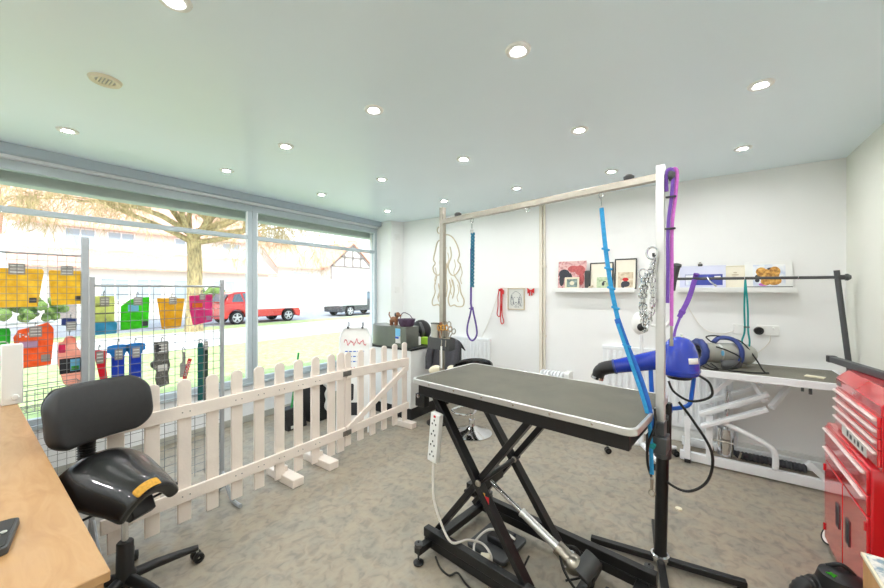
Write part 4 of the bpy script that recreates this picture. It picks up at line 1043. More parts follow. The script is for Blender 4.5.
# power strip hanging from the table corner, with its lead to the floor
def TW(u, v, z):
    return Matrix.Translation(TC) @ Matrix.Rotation(TR, 4, 'Z') @ Vector((u, v, z))
t = thing('power_strip', 'white extension socket strip hanging from the near corner of the grooming table', 'extension lead', TC, TR)
rot = Matrix.Rotation(R(6), 3, 'Y')
L(MB().cbox((-.360, -.285, .68), (.062, .035, .26), rot), 'casing', 'white', t, bevel=.006)
for i in range(4):
    for dx, dz in ((-.012, -.008), (.012, -.008), (0, .012)): L(MB().cbox(Vector((-.360, -.3035, .68)) + rot @ Vector((dx, 0, -.085 + i * .056 + dz)), (.006, .003, .009), rot), 'socket_slot', 'inkblack', t)
L(MB().cbox((-.347, -.304, .795), (.014, .004, .012), rot), 'red_switch', 'redcard', t, bevel=.002)
cp = [(-.375, -.285, .55), (-.372, -.29, .46), (-.355, -.30, .36), (-.315, -.29, .25), (-.26, -.27, .165), (-.24, -.16, .13), (-.20, -.08, .085), (-.12, -.12, .08), (-.10, -.17, .075), (-.17, -.18, .075), (-.24, -.10, .085), (-.22, .0, .115), (-.14, .04, .115), (-.07, .03, .115)]
L(MB().tube(curve_pts(cp, 8), .0062, 8), 'flex', 'whitecable', t)
L(MB().cbox((-.125, -.165, .095), (.05, .04, .03), Matrix.Rotation(R(30), 3, 'Z')), 'plug', 'cream', t, bevel=.006)
t = tag(MB().tube([TW(*p) for p in curve_pts([(-.38, -.262, .03), (-.33, -.28, .006), (-.26, -.29, .008), (-.22, -.27, .03), (-.16, -.275, .006), (-.05, -.285, .006), (.0, -.27, .03), (.06, -.2, .01), (.04, -.1, .06), (.03, .0, .09)], 6)], .005, 7).build('electric_cable', 'cable'), 'black cable looping along the floor under the grooming table front rail', 'cord')

# ------------------------------------------------------------------ overhead H frame clamped to the table
ga = thing('grooming_gantry', 'silver square tube overhead frame clamped over the grooming table', 'gantry', TC, TR)
def Lg(b, nm, m, **k): return b.build(nm, m, ga, local=True, **k)
pL0, pL1 = Vector((-.5625, 0, .86)), Vector((-.5625, 0, 1.965))
pR0, pR1 = Vector((.618, 0, .84)), Vector((.618, 0, 1.955))
Lg(MB().bar(pL0, pL1, .030, .030, (0, 1, 0)), 'post', 'steel', bevel=.002)
Lg(MB().bar(pR0, pR1, .030, .030, (0, 1, 0)), 'post', 'steelpale', bevel=.002)
rl0, rl1 = Vector((-.5625, 0, 1.876)), Vector((.605, 0, 1.908))
Lg(MB().bar(rl0, rl1, .028, .030), 'cross_rail', 'steel', bevel=.002)
def on_rail(u): return rl0 + (rl1 - rl0) * ((u - rl0.x) / (rl1.x - rl0.x))
for u in (-.44, .50):
    p = on_rail(u); Lg(MB().lathe([(0, .0), (.020, .0), (.022, .014), (.012, .022), (0, .023)], p + Z * .015, Z, 14), 'knob', 'darkgrey')
for u in (-.335, .024, .386):
    p = on_rail(u)
    Lg(MB().tube([p + Vector((.010 * math.cos(R(a)), 0, -.026 + .012 * math.sin(R(a)))) for a in range(0, 360, 30)], .0025, 6, True), 'eye_hook', 'chrome')
k_ = MB().tube([pR1 + Vector((.01, 0, -.05)), pR1 + Vector((.045, .0, -.05))], .012, 12).lathe([(0, 0), (.020, 0), (.022, .012), (.014, .022), (0, .022)], pR1 + Vector((.03, 0, -.05)), X, 14)
Lg(k_, 'knob', 'darkgrey')
c = MB().box((.572, -.04, .80), (.645, .04, .868)).box((.602, -.028, .868), (.636, .028, .925))
Lg(c, 'clamp', 'darkgrey', bevel=.004)
c2 = MB().box((-.595, -.035, .88), (-.546, .035, .93)).tube([(-.57, 0, .82), (-.57, 0, .88)], .01, 10)
Lg(c2, 'clamp', 'darkgrey', bevel=.004)

# tool tray clipped to the left post
t = thing('tool_tray', 'dark grey tool tray clipped to the frame post, full of scissors', 'tray', TC, TR)
tx0, tx1, ty0, ty1, tz0, tz1 = -.618, -.445, -.078, -.018, 1.095, 1.165
b = MB().box((tx0, ty0, tz0), (tx1, ty0 + .004, tz1)).box((tx0, ty1 - .004, tz0), (tx1, ty1, tz1)).box((tx0, ty0 + .004, tz0), (tx0 + .004, ty1 - .004, tz1)).box((tx1 - .004, ty0 + .004, tz0), (tx1, ty1 - .004, tz1)).box((tx0, ty0, tz0), (tx1, ty1, tz0 + .004))
L(b, 'tray_body', 'darkgrey', t, bevel=.001)
L(MB().box((tx0 + .005, ty0 + .005, tz1 - .012), (tx1 - .005, ty1 - .005, tz1 - .006)), 'foam_insert', 'cream', t)
t2 = thing('tool_cup', 'grey tin cup standing in the tool tray beside the post', 'cup', TC, TR)
L(MB().lathe([(0, 0), (.024, 0), (.025, .09), (.023, .09), (.022, .005), (0, .005)], (-.585, -.046, tz0 + .065), Z, 18), 'body', 'grey', t2)
L(MB().lathe([(.0245, .0), (.0265, .0), (.0265, .006), (.0245, .006)], (-.585, -.046, tz0 + .150), Z, 18), 'rim', 'darkgrey', t2)
def scissors(label, u, v, lean, hm, z=1.145, s=1.):
    t = thing('scissors', label, 'scissors', TC, TR, 'grooming scissors in the tool tray')
    q = R(lean); up = Vector((math.sin(q), 0, math.cos(q))); sd = Vector((math.cos(q), 0, -math.sin(q)))
    o = Vector((u, v, z))
    for k in (-1, 1):
        c = o + up * (.065 * s) + sd * (k * .015 * s)
        L(MB().tube([c + sd * (.013 * s * math.cos(R(a))) + up * (.016 * s * math.sin(R(a))) for a in range(0, 360, 30)], .0035 * s, 7, True), 'finger_ring', hm, t)
        L(MB().tube([o + sd * (k * .003), o + up * (.05 * s) + sd * (k * .011 * s)], .0035 * s, 7), 'shank', 'steel', t)
    L(MB().prism([(-.006, 0), (.006, 0), (0, -.055)], o, sd, up, (0, .003, 0)), 'blade', 'steel', t)
scissors('scissors with amber rings standing upright in the tool tray', -.525, -.05, -6, 'gold', 1.16)
scissors('scissors with amber rings leaning toward the radiator in the tool tray', -.498, -.04, 14, 'gold', 1.16)
scissors('silver scissors leaning outward at the far edge of the tool tray', -.475, -.05, 28, 'steel', 1.16)
scissors('silver scissors standing tall behind the amber ringed pair in tray', -.508, -.028, 4, 'steel', 1.175, 1.1)
t = thing('grooming_comb', 'dark handled comb standing in the tray right behind the cup', 'comb', TC, TR)
L(MB().cbox((-.552, -.03, 1.205), (.022, .012, .10)), 'handle', 'brown', t, bevel=.004)
g = MB()
for i in range(8): g.box((-.541, -.032, 1.165 + i * .012), (-.526, -.028, 1.168 + i * .012))
L(g, 'tooth', 'steel', t)
for u, lb, m, zb in ((-.50, 'white handled comb hanging under the tool tray beside the post', 'white', .99), (-.468, 'dark strap comb hanging under the end of tool tray', 'darkgrey', .985)):
    t = thing('hanging_comb', lb, 'comb', TC, TR)
    L(MB().bar((u, -.082, zb), (u, -.082, 1.12), .012, .006), 'handle', m, t, bevel=.002)
    L(MB().tube([(u, -.082, 1.12), (u, -.079, 1.155), (u, -.07, 1.158)], .003, 6), 'hook', 'steel', t)

# ------------------------------------------------------------------ leads hanging off the frame
t = thing('noose_lead', 'purple rope noose with teal twisted top hanging from the overhead rail', 'lead', TC, TR)
p = on_rail(-.335); x, z0 = p.x, p.z - .04
L(MB().tube([(x, 0, z0 - .035 + .0), (x, 0, z0 - .005)], .004, 8).lathe([(0, 0), (.008, 0), (.008, .03), (0, .03)], (x, 0, z0 - .07), Z, 10), 'swivel_clip', 'chrome', t)
g = MB()
for ph in (0, PI):
    g.tube([Vector((x + .006 * (1 - i / 120) + .007 * math.cos(i * .42 + ph), .007 * math.sin(i * .42 + ph), z0 - .06 - i * .0027)) for i in range(116)], .006, 6)
L(g, 'twisted_rope', 'tealrope', t)
L(MB().tube([(x - .006, 0, z0 - .15), (x - .008, 0, z0 - .47), (x, 0, z0 - .505)], .006, 8), 'rope', 'purplerope', t)
L(MB().tube([(x, 0, z0 - .06), (x - .005, 0, z0 - .17)], .005, 8), 'rope', 'tealrope', t)
lp = curve_pts([(x, 0, z0 - .49), (x - .016, 0, z0 - .54), (x - .033, 0, z0 - .60), (x - .034, 0, z0 - .645), (x - .012, 0, z0 - .678), (x + .012, 0, z0 - .678), (x + .034, 0, z0 - .645), (x + .031, 0, z0 - .60), (x + .016, 0, z0 - .54)], 6, True)
L(MB().tube(lp, .0052, 8, True), 'noose', 'purplerope', t)
L(MB().lathe([(0, 0), (.010, 0), (.010, .016), (0, .016)], (x, 0, z0 - .505), Z, 12).tube([(x - .02, 0, z0 - .497), (x, 0, z0 - .497)], .004, 6), 'slider', 'purplerope', t)

t = thing('belly_strap', 'long sky blue webbing strap running from overhead rail down to table end', 'strap', TC, TR)
p = on_rail(.386)
L(MB().tube([p + Vector((0, 0, -.036)), p + Vector((.004, -.006, -.075))], .003, 7), 'hook_wire', 'chrome', t)
c0 = [Vector((.390, -.006, p.z - .085)), Vector((.412, -.020, 1.63)), Vector((.440, -.035, 1.46)), Vector((.470, -.040, 1.32))]
L(MB().tube(curve_pts(c0, 8), .01, 10, flat=(.0095, .0035)), 'upper_webbing', 'skyweb', t)
c1 = [Vector((.465, -.040, 1.33)), Vector((.503, -.042, 1.22)), Vector((.545, -.044, 1.115)), Vector((.580, -.044, 1.0)), Vector((.598, -.050, .90))]
L(MB().tube(curve_pts(c1, 8), .01, 10, flat=(.0125, .0035)), 'lower_webbing', 'deepweb', t)
c2 = [Vector((.470, -.052, 1.31)), Vector((.520, -.054, 1.16)), Vector((.566, -.056, 1.02)), Vector((.590, -.058, .92)), Vector((.596, -.055, .80)), Vector((.597, -.05, .72))]
L(MB().tube(curve_pts(c2, 8), .01, 10, flat=(.0075, .0035)), 'under_webbing', 'skyweb', t)
for k, q in enumerate((c0[1], c0[1] * .5 + c0[2] * .5, c0[2], c0[2] * .4 + c0[3] * .6, c1[1])): L(MB().cbox(q, (.034, .014, .010), Matrix.Rotation(R(18), 3, 'Y')), 'keeper', 'skyweb', t, bevel=.003)
L(MB().cbox((.598, -.052, .835), (.026, .016, .024), Matrix.Rotation(R(20), 3, 'Y')), 'slider', 'tealweb', t, bevel=.005)
L(MB().tube([Vector((.597, -.05, .70)), Vector((.597, -.05, .66))], .006, 8).tube([Vector((.597 + .011 * math.cos(R(a)), -.05, .645 + .013 * math.sin(R(a)))) for a in range(0, 360, 30)], .003, 6, True), 'trigger_clip', 'steel', t)

t = thing('pink_lead', 'orchid pink and purple webbing lead hung from the frame knob', 'lead', TC, TR)
k = pR1 + Vector((.036, -.004, -.05))
for dx, m, zz, yy in ((.0045, 'pinkweb', 1.31, .0), (-.008, 'purpleweb', 1.40, -.006)):
    pts = [k + Vector((-.014, yy, -.06)), k + Vector((-.014, yy, .0)), k + Vector((.0 + dx, yy, .024)), k + Vector((.016 + dx, yy, .012)), k + Vector((.012 + dx, yy, -.08)), Vector((k.x + dx, k.y + yy, k.z - .20)), Vector((k.x - .001 + dx, k.y + yy, 1.52)), Vector((k.x - .002 + dx, k.y + yy, zz))]
    L(MB().tube(curve_pts(pts, 7), .01, 10, flat=(.0065, .0025)), 'webbing', m, t)
for q in (Vector((.002, -.006, -.085)), Vector((-.001, -.006, -.21))): L(MB().cbox(k + q, (.036, .018, .006)), 'keeper', 'denim', t, bevel=.002)
L(MB().tube([(k.x + .002, k.y, 1.31), (k.x + .002, k.y, 1.25)], .005, 8).lathe([(0, 0), (.007, 0), (.007, .025), (0, .025)], (k.x + .002, k.y, 1.23), Z, 10), 'trigger_clip', 'steel', t)

# bundle of choke chains on the post
t = thing('chain_bundle', 'bundle of silver choke chains hanging in loops against the frame post', 'chain', TC, TR)
rnd = random.Random(3)
def chain(pts, nm, r=.0105, w=.0026):
    P = curve_pts(pts, 10); b = MB(); d = 0; last = P[0]; k = 0
    for a, bb in zip(P, P[1:]):
        d += (bb - a).length
        if d >= r * 1.35:
            d = 0; t_ = (bb - a).normalized(); s = t_.cross(Y); s = s.normalized() if s.length > .1 else X
            if k % 2: s = (t_.cross(s)).normalized()
            b.tube([bb + t_ * (r * math.cos(R(q))) + s * (r * .72 * math.sin(R(q))) for q in range(0, 360, 45)], w, 5, True); k += 1
    L(b, nm, 'chrome', t)
xx = .604; ys = -.026
for i in range(10):
    dx = -.012 - .0035 * (i % 4) - .006 * rnd.random(); w = .006 + .010 * rnd.random(); zb = 1.30 + .05 * rnd.random() - .02 * i * .3
    yo = ys - .006 * (i % 3)
    chain([(xx + .002, yo, 1.575), (xx + dx - w, yo - .006, 1.50), (xx + dx - w - .012, yo - .004, 1.42), (xx + dx - .012, yo - .006, zb), (xx + dx + w, yo - .004, 1.40), (xx + dx + w * .8, yo - .006, 1.50), (xx + .0, yo, 1.572)], 'chain_loop')
L(MB().tube([Vector((xx - .008 + .02 * math.cos(R(a)), ys - .014, 1.60 + .024 * math.sin(R(a)))) for a in range(0, 360, 30)], .004, 7, True), 'large_ring', 'chrome', t)
L(MB().tube([Vector((xx - .04 + .016 * math.cos(R(a)), ys - .018, 1.52 + .018 * math.sin(R(a)))) for a in range(0, 360, 30)], .0035, 7, True), 'large_ring', 'chrome', t)
L(MB().tube([(xx, -.012, 1.59), (xx - .004, -.036, 1.588), (xx - .004, -.038, 1.60)], .005, 7), 'peg', 'darkgrey', t)
L(MB().ball((xx - .05, ys - .01, 1.30), (.014, .012, .016), 10, 7), 'rubber_bung', 'black', t)

# ------------------------------------------------------------------ dryer stand and blue dryer
SX, SY = -.184, 2.235
ds = thing('dryer_stand', 'black steel dryer stand with cross base beyond the grooming table end', 'stand', (SX, SY, 0))
for a, ln in ((188, .34), (8, .36), (98, .36), (-80, .25)):
    d = Vector((math.cos(R(a)), math.sin(R(a)), 0)); p = Vector((SX, SY, 0))
    if a == 98: MB().bar(p + d * .03 + Z * .03, p + d * ln + Z * .03, .05, .012).build('base_leg', 'blackmetal', ds, bevel=.003)
    else: MB().bar(p + d * .03 + Z * .03, p + d * ln + Z * .03, .035, .03).build('base_leg', 'blackmetal', ds, bevel=.003)
    MB().lathe([(0, 0), (.018, 0), (.018, .015), (0, .016)], p + d * (ln - .02), Z, 12).build('foot_pad', 'black', ds)
tp = Vector((SX + .012, SY, .60))
MB().tube([(SX, SY, .03), tp], .030, 20).build('pole', 'blackmetal', ds)
MB().lathe([(.034, 0), (.044, .004), (.044, .022), (.034, .026)], (SX, SY, .035), Z, 20).build('base_collar', 'chrome', ds)
MB().lathe([(.031, 0), (.040, .004), (.040, .10), (.031, .105)], (SX + .012, SY, .57), Z, 20).build('height_collar', 'darkgrey', ds)
UX = SX + .034
MB().tube([(UX, SY - .012, .62), (UX + .004, SY - .012, .865)], .0165, 16).build('upper_pole', 'blackmetal', ds)
for z in (.69, .80):
    MB().tube([(UX, SY - .012, z), (UX - .005, SY - .06, z)], .009, 10).ball((UX - .006, SY - .068, z), .016, 12, 8).build('clamp_knob', 'darkgrey', ds)
MB().tube(curve_pts([(UX, SY - .0, .83), (UX + .06, SY + .01, .845), (UX + .095, SY + .015, .87), (UX + .105, SY + .015, .93), (UX + .115, SY + .015, 1.03)], 6), .01, 10, flat=(.012, .010)).build('swivel_bracket', 'bluestrap', ds)
MB().tube([(UX, SY, .815), (UX, SY, .855)], .022, 14).build('bracket_socket', 'bluestrap', ds)
MB().tube(curve_pts([(UX - .075, SY - .03, 1.06), (UX - .07, SY - .03, .93), (UX - .06, SY - .02, .86), (UX - .0, SY - .0, .835)], 6), .01, 10, flat=(.011, .008)).build('swivel_bracket', 'bluestrap', ds)

bd = thing('blue_dryer', 'glossy blue dome shaped dog dryer with black nozzle on the black stand', 'dryer', (UX + .07, SY, 1.02))
dc = Vector((UX + .052, SY, 1.025))
DS = .86
def sc(pr): return [(q * DS, z * .93) for q, z in pr]
MB().lathe(sc([(.0, -.012), (.085, -.012), (.100, -.004), (.104, .004), (.104, .03), (.101, .07), (.092, .12), (.074, .165), (.05, .190), (.022, .20), (0, .202)]), dc, Z, 36).build('housing', 'blue', bd)
MB().lathe(sc([(.1045, .0), (.107, .002), (.107, .012), (.1045, .014)]), dc + Z * .012, Z, 36).build('seam_ring', 'blue', bd)
MB().lathe(sc([(.0, -.030), (.06, -.030), (.075, -.012), (0, -.012)]), dc, Z, 24).build('intake_base', 'black', bd)
h0, h1 = dc + Vector((-.04, -.01, .075)), dc + Vector((-.305, -.03, -.0))
tb = MB().tube([h0, h0 * .7 + h1 * .3, h1], [.052, .050, .037], 24).build('blower_tube', 'blue', bd)
dirn = (h1 - h0).normalized()
MB().tube([h1 - dirn * .01, h1 + dirn * .0], .041, 22).build('tube_ring', 'navy', tb)
MB().tube(curve_pts([h1, h1 + dirn * .045, h1 + dirn * .075 + Z * -.012, h1 + dirn * .088 + Z * -.045], 6), [.037] * 10 + [.034] * 5 + [.032] * 4, 20).build('nozzle', 'black', bd)
e = h1 + dirn * .088 + Z * -.045
MB().lathe([(.032, -.006), (.036, -.006), (.036, .008), (.032, .008)], e, (-.25, 0, -1), 20).build('nozzle_rim', 'chrome', bd)
sd = Vector((.42, -.90, 0)).normalized(); sdn = Vector((sd.y, -sd.x, 0)) * -1
b = []
for j in range(5):
    a = R(-62 + j * 9); b.append([dc + Vector((math.cos(a) * (.0905 - .0022 * i), math.sin(a) * (.0905 - .0022 * i), .062 + i * .014)) for i in range(3)])
MB().grid(b).build('white_label', 'white', bd, solid=.0015)
MB().tube([dc + Vector((.01, -.01, .17)), dc + Vector((.01, -.01, .20))], .006, 8).build('top_stud', 'chrome', bd)
MB().tube(curve_pts([dc + Vector((.085, -.02, .0)), dc + Vector((.125, -.03, -.03)), dc + Vector((.13, -.04, -.09)), dc + Vector((.05, -.05, -.125)), dc + Vector((-.02, -.05, -.09)), dc + Vector((-.045, -.04, -.04))], 7), .006, 8).build('flex', 'cable', bd)
t = tag(MB().tube(curve_pts([(UX + .05, SY - .02, .88), (UX + .11, SY - .03, .80), (UX + .185, SY - .03, .66), (UX + .17, SY - .03, .52), (UX + .09, SY - .03, .44), (UX - .0, SY - .02, .455), (SX + .0, SY + .035, .50)], 8), .0065, 8).build('electric_cable', 'cable'), 'black power cord hanging in a long loop from the blue dryer', 'cord')
t = tag(MB().tube([TW(*p) for p in curve_pts([(.605, -.04, .98), (.610, -.06, .92), (.590, -.08, .84), (.585, -.06, .76), (.592, -.03, .70)], 7)], .005, 7).build('electric_cable', 'cable'), 'short black cord looping down beside the clip at the table end', 'cord')

# ------------------------------------------------------------------ white stand dryer on castors, behind
wx, wy = -.44, 3.63
t = thing('stand_dryer', 'white stand dryer on castors half hidden behind the blue dryer', 'dryer', (wx, wy, 0))
for k in range(4):
    a = R(-60 + 90 * k); d = Vector((math.cos(a), math.sin(a), 0)); p = Vector((wx, wy, 0))
    lg = MB().tube([p + d * .03 + Z * .10, p + d * .29 + Z * .075], [.022, .014], 10).build('base_arm', 'whitemetal', t)
    q = p + d * .285; s = Vector((-d.y, d.x, 0))
    MB().lathe([(.012, -.012), (.025, -.010), (.027, 0), (.025, .010), (.012, .012)], q + Z * .027 + s * .012, s, 16).lathe([(.012, -.012), (.025, -.010), (.027, 0), (.025, .010), (.012, .012)], q + Z * .027 - s * .012, s, 16).tube([q + Z * .03, q + Z * .08], .006, 8).build('castor', 'black', lg)
MB().tube([(wx, wy, .08), (wx, wy, 1.06)], .017, 14).build('pole', 'whitemetal', t)
MB().ball((wx - .02, wy, 1.16), (.06, .06, .10), 22, 14).build('motor_housing', 'white', t)
MB().tube(curve_pts([(wx + .07, wy, 1.15), (wx + .17, wy - .01, 1.14), (wx + .225, wy - .01, 1.22), (wx + .235, wy - .01, 1.36), (wx + .235, wy - .01, 1.46)], 8), .014, 12).build('hose', 'white', t)
MB().tube([(wx + .235, wy - .01, 1.45), (wx + .24, wy - .02, 1.52), (wx + .27, wy - .06, 1.66)], [.018, .022, .022], 14).lathe([(.022, 0), (.03, .004), (.03, .022), (.018, .026), (.012, .006), (0, .006)], (wx + .267, wy - .055, 1.645), (.2, -.35, .9), 16).build('nozzle', 'darkgrey', t)

# ------------------------------------------------------------------ white grooming table along the back wall
WX, WY = .33, 3.85
wt = thing('white_grooming_table', 'low white lifting grooming table with olive mat along the shelf wall', 'table', (WX, WY, 0))
WZ = .82
MB().box((-.04, 3.545, WZ - .012), (.83, 4.120, WZ)).build('tabletop', 'mat2', wt, bevel=.003)
f = MB()
for a, b in (((-.055, 3.53), (.845, 3.55)), ((-.055, 4.115), (.845, 4.132))): f.box((a[0], a[1], WZ - .05), (b[0], b[1], WZ + .002))
f.box((-.055, 3.55, WZ - .05), (-.035, 4.115, WZ + .002)).box((.825, 3.55, WZ - .05), (.845, 4.115, WZ + .002))
f.box((-.035, 3.55, WZ - .045), (.825, 4.115, WZ - .013))
f.build('edge_frame', 'whitemetal', wt, bevel=.003)
f = MB()
for y in (3.73, 4.08):
    f.box((-.16, y - .02, .012), (.86, y + .02, .085))
for x in (-.14, .80): f.box((x, 3.75, .02), (x + .05, 4.07, .07))
f.build('base_frame', 'whitemetal', wt, bevel=.004)
MB().box((.02, 3.70, .08), (.065, 3.74, .42)).build('upright', 'whitemetal', wt, bevel=.003)
MB().box((-.125, 3.69, .02), (-.085, 3.72, .38)).build('upright', 'whitemetal', wt, bevel=.003)
MB().box((-.127, 3.682, .0), (-.083, 3.722, .03)).build('foot_pad', 'black', wt, bevel=.002)
MB().box((.02, 4.06, .08), (.065, 4.10, .42)).build('upright', 'whitemetal', wt, bevel=.003)
def arm(p0, p1, y):
    g = MB().bar((p0[0], y, p0[1]), (p1[0], y, p1[1]), .028, .072, (0, 1, 0)).build('scissor_arm', 'whitemetal', wt, bevel=.003)
    b = MB()
    d = (Vector((p1[0], 0, p1[1])) - Vector((p0[0], 0, p0[1])))
    for k in (.06, .4, .94):
        q = Vector((p0[0], y - .0145, p0[1])) + Vector((d.x, 0, d.z)) * k
        b.lathe([(.012, 0), (.012, .004), (.007, .007), (0, .007)], q, -Y, 12)
    b.build('bolt', 'plate', g)
for y in (3.70, 4.04):
    arm((-.02, .425), (.405, .66), y); arm((-.01, .325), (.40, .545), y)
MB().bar((.42, 3.70, .56), (.62, 4.0, .78), .035, .035).build('top_link', 'whitemetal', wt, bevel=.003)
MB().bar((.39, 3.69, .60), (.30, 3.75, .77), .03, .03).build('top_link', 'whitemetal', wt, bevel=.003)
MB().bar((.05, 3.80, .57), (.24, 3.80, .77), .03, .03).build('top_link', 'whitemetal', wt, bevel=.003)
MB().tube([(.15, 3.82, .09), (.155, 3.82, .31)], .058, 24).build('hydraulic_pump', 'chrome', wt)
MB().tube([(.152, 3.82, .30), (.17, 3.82, .62)], .016, 12).build('ram', 'chrome', wt)
MB().tube([(.05, 3.74, .22), (.20, 3.74, .215)], .006, 8).tube([(.20, 3.74, .12), (.23, 3.70, .11), (.245, 3.70, .17)], .007, 8).build('pump_linkage', 'steel', wt)
MB().tube([(.04, 3.72, .20), (.06, 3.72, .12)], .02, 12).build('valve', 'plate', wt)
MB().tube(curve_pts([(.10, 3.70, .40), (.20, 3.70, .36), (.34, 3.70, .30), (.42, 3.70, .255), (.445, 3.70, .20), (.445, 3.70, .10)], 7), .020, 14).build('pedal_bar', 'whitemetal', wt)
MB().bar((.62, 3.72, .19), (.76, 3.74, .05), .03, .04).build('brace', 'whitemetal', wt, bevel=.003)
MB().tube([(.57, 3.56, .74), (.57, 3.56, .775)], .008, 8).tube([(.61, 3.56, .725), (.61, 3.56, .775)], .010, 8).build('fixing_screw', 'darkgrey', wt)

br = tag(MB().prism(rrect(-.34, -.035, .34, .035, .03), (.52, 4.10, .045), X, Z, (0, .03, 0)).build('drain_hose', 'darkgrey', bevel=.01), 'dark ribbed mat rolled up on the floor under the white table', 'mat') if False else None
rs = thing('rolled_mat', 'dark ribbed roll lying on the floor behind the white table base', 'mat', (.45, 4.0, .05))
cpts = [(.16 + i * .0125, 3.98, .052) for i in range(41)]
MB().tube(cpts, [.028 + .006 * (i % 2) for i in range(41)], 12).build('roll', 'denim', rs)
MB().lathe([(.006, 0), (.016, 0), (.016, .003), (.006, .003)], (.66, 3.98, .052), X, 12).build('end_cap', 'grey', rs)

# arm of the white table
am = thing('grooming_boom', 'dark grey grooming arm with level bar fixed to the white table', 'boom', (.85, 3.9, WZ))
MB().tube([(.872, 3.86, .80), (.866, 3.88, .90), (.81, 3.90, 1.56), (.807, 3.90, 1.60)], .017, 14).build('post', 'darkgrey', am)
MB().tube([(-.215, 3.90, 1.555), (.835, 3.90, 1.548)], .0115, 12).build('level_bar', 'darkgrey', am)
MB().tube([(.80, 3.90, 1.548), (.86, 3.90, 1.548)], .018, 12).lathe([(0, 0), (.024, 0), (.026, .014), (.014, .03), (0, .03)], (.85, 3.90, 1.548), X, 14).build('knob', 'darkgrey', am)
MB().tube([(-.23, 3.90, 1.555), (-.20, 3.90, 1.555)], .019, 12).build('end_stop', 'darkgrey', am)
for x in (.28, .60): MB().tube([Vector((x, 3.90 + .014 * math.cos(R(a)), 1.55 + .014 * math.sin(R(a)))) for a in range(0, 360, 30)], .003, 6, True).build('eye_ring', 'chrome', am)
b = MB().bar((.83, 3.62, .845), (.88, 3.9, .845), .05, .04).bar((.80, 3.50, .83), (.835, 3.62, .84), .05, .05)
b.build('clamp', 'darkgrey', am, bevel=.004)
t = thing('purple_strap', 'purple webbing strap slanting down from level bar to the blue dryer', 'strap', (-.07, 3.88, 1.55))
MB().tube(curve_pts([(-.035, 3.865, 1.585), (-.045, 3.88, 1.60), (-.05, 3.905, 1.58), (-.06, 3.89, 1.54), (-.10, 3.82, 1.38), (-.165, 3.73, 1.22)], 7), .01, 10, flat=(.020, .004)).build('webbing', 'purpleweb', t)
MB().tube(curve_pts([(-.15, 3.75, 1.25), (-.19, 3.70, 1.12), (-.20, 3.68, 1.05)], 5), .01, 10, flat=(.014, .004)).build('strap_end', 'purpleweb', t)
MB().cbox((-.145, 3.755, 1.265), (.05, .02, .03), Matrix.Rotation(R(25), 3, 'Y')).build('keeper', 'purpleweb', t, bevel=.004)
t = thing('metal_clip', 'silver trigger clip dangling from level bar in front of blue frame', 'clip', (.05, 3.89, 1.55))
MB().tube(curve_pts([(.03, 3.895, 1.565), (.05, 3.88, 1.53), (.08, 3.88, 1.50)], 5), .006, 8).build('hook', 'chrome', t)
MB().tube([(.08, 3.88, 1.50), (.095, 3.88, 1.485)], .009, 8).build('barrel', 'chrome', t)
t = thing('teal_lead', 'pair of teal leads hanging from level bar before the double sockets', 'lead', (.28, 3.88, 1.55))
for dx, zb in ((-.010, .96), (.012, .935)):
    MB().tube(curve_pts([(.285, 3.905, 1.545), (.285 + dx * .4, 3.888, 1.47), (.288 + dx, 3.885, 1.30), (.290 + dx, 3.885, 1.12), (.285 + dx * 2.2, 3.885, 1.03), (.29 + dx, 3.885, zb)], 6), .0065, 8).build('rope', 'tealweb', t)
MB().cbox((.292, 3.882, 1.15), (.04, .016, .010)).build('slider', 'darkgrey', t, bevel=.003)
MB().ball((.302, 3.882, .925), .013, 10, 7).build('stop', 'black', t)

# grey hand dryer with blue cuff lying on the white table
hd = thing('hand_dryer', 'grey cylinder dryer with navy ruffled cuff and arched handle lying on table', 'dryer', (.1, 3.78, WZ))
c0, c1 = Vector((-.03, 3.70, WZ + .118)), Vector((.33, 3.95, WZ + .10))
ax = (c1 - c0).normalized()
MB().tube([c0 + ax * .04, c0 + ax * .16, c0 + ax * .30, c0 + ax * .36, c1 + ax * -.03, c1], [.078, .080, .086, .086, .080, .06], 28).build('body', 'grey', hd)
MB().lathe([(.080, 0), (.084, .003), (.084, .015), (.080, .018)], c0 + ax * .14, ax, 28).build('body_ring', 'steelpale', hd)
side = ax.cross(Z).normalized()
fr = []
for k in range(24):
    a = 2 * PI * k / 24; rr = .083 + .006 * (k % 2)
    fr.append(c0 + side * (rr * math.cos(a)) + side.cross(ax) * (rr * math.sin(a)))
MB().tube(fr, .028, 10, True).build('cuff', 'navy', hd)
MB().lathe([(.03, 0), (.062, 0), (.066, .05), (.03, .05)], c0 + ax * .0, ax, 24).build('intake_grille', 'black', hd)
up = side.cross(ax).normalized(); up = up if up.z > 0 else -up
hp = [c0 + ax * .12 + up * .085, c0 + ax * .17 + up * .125 - side * -.0, c0 + ax * .25 + up * .12 + side * .035, c0 + ax * .28 + up * .06 + side * .085, c0 + ax * .275 - up * .03 + side * .10, c0 + ax * .25 - up * .085 + side * .085]
MB().tube(curve_pts(hp, 7), .02, 12, flat=(.024, .017)).build('handle', 'navy', hd)
MB().ball(c0 + ax * .14 + up * .01 + side * .079, (.012, .012, .022), 12, 8).build('badge', 'skyprint', hd)
MB().tube(curve_pts([Vector((.12, 3.62, WZ + .045)), Vector((.18, 3.63, WZ + .05)), Vector((.24, 3.66, WZ + .055))], 5), [.03, .032, .034, .034, .036, .038, .038, .036, .03, .026, .02], 14).build('nozzle', 'darkgrey', hd)
w = MB()
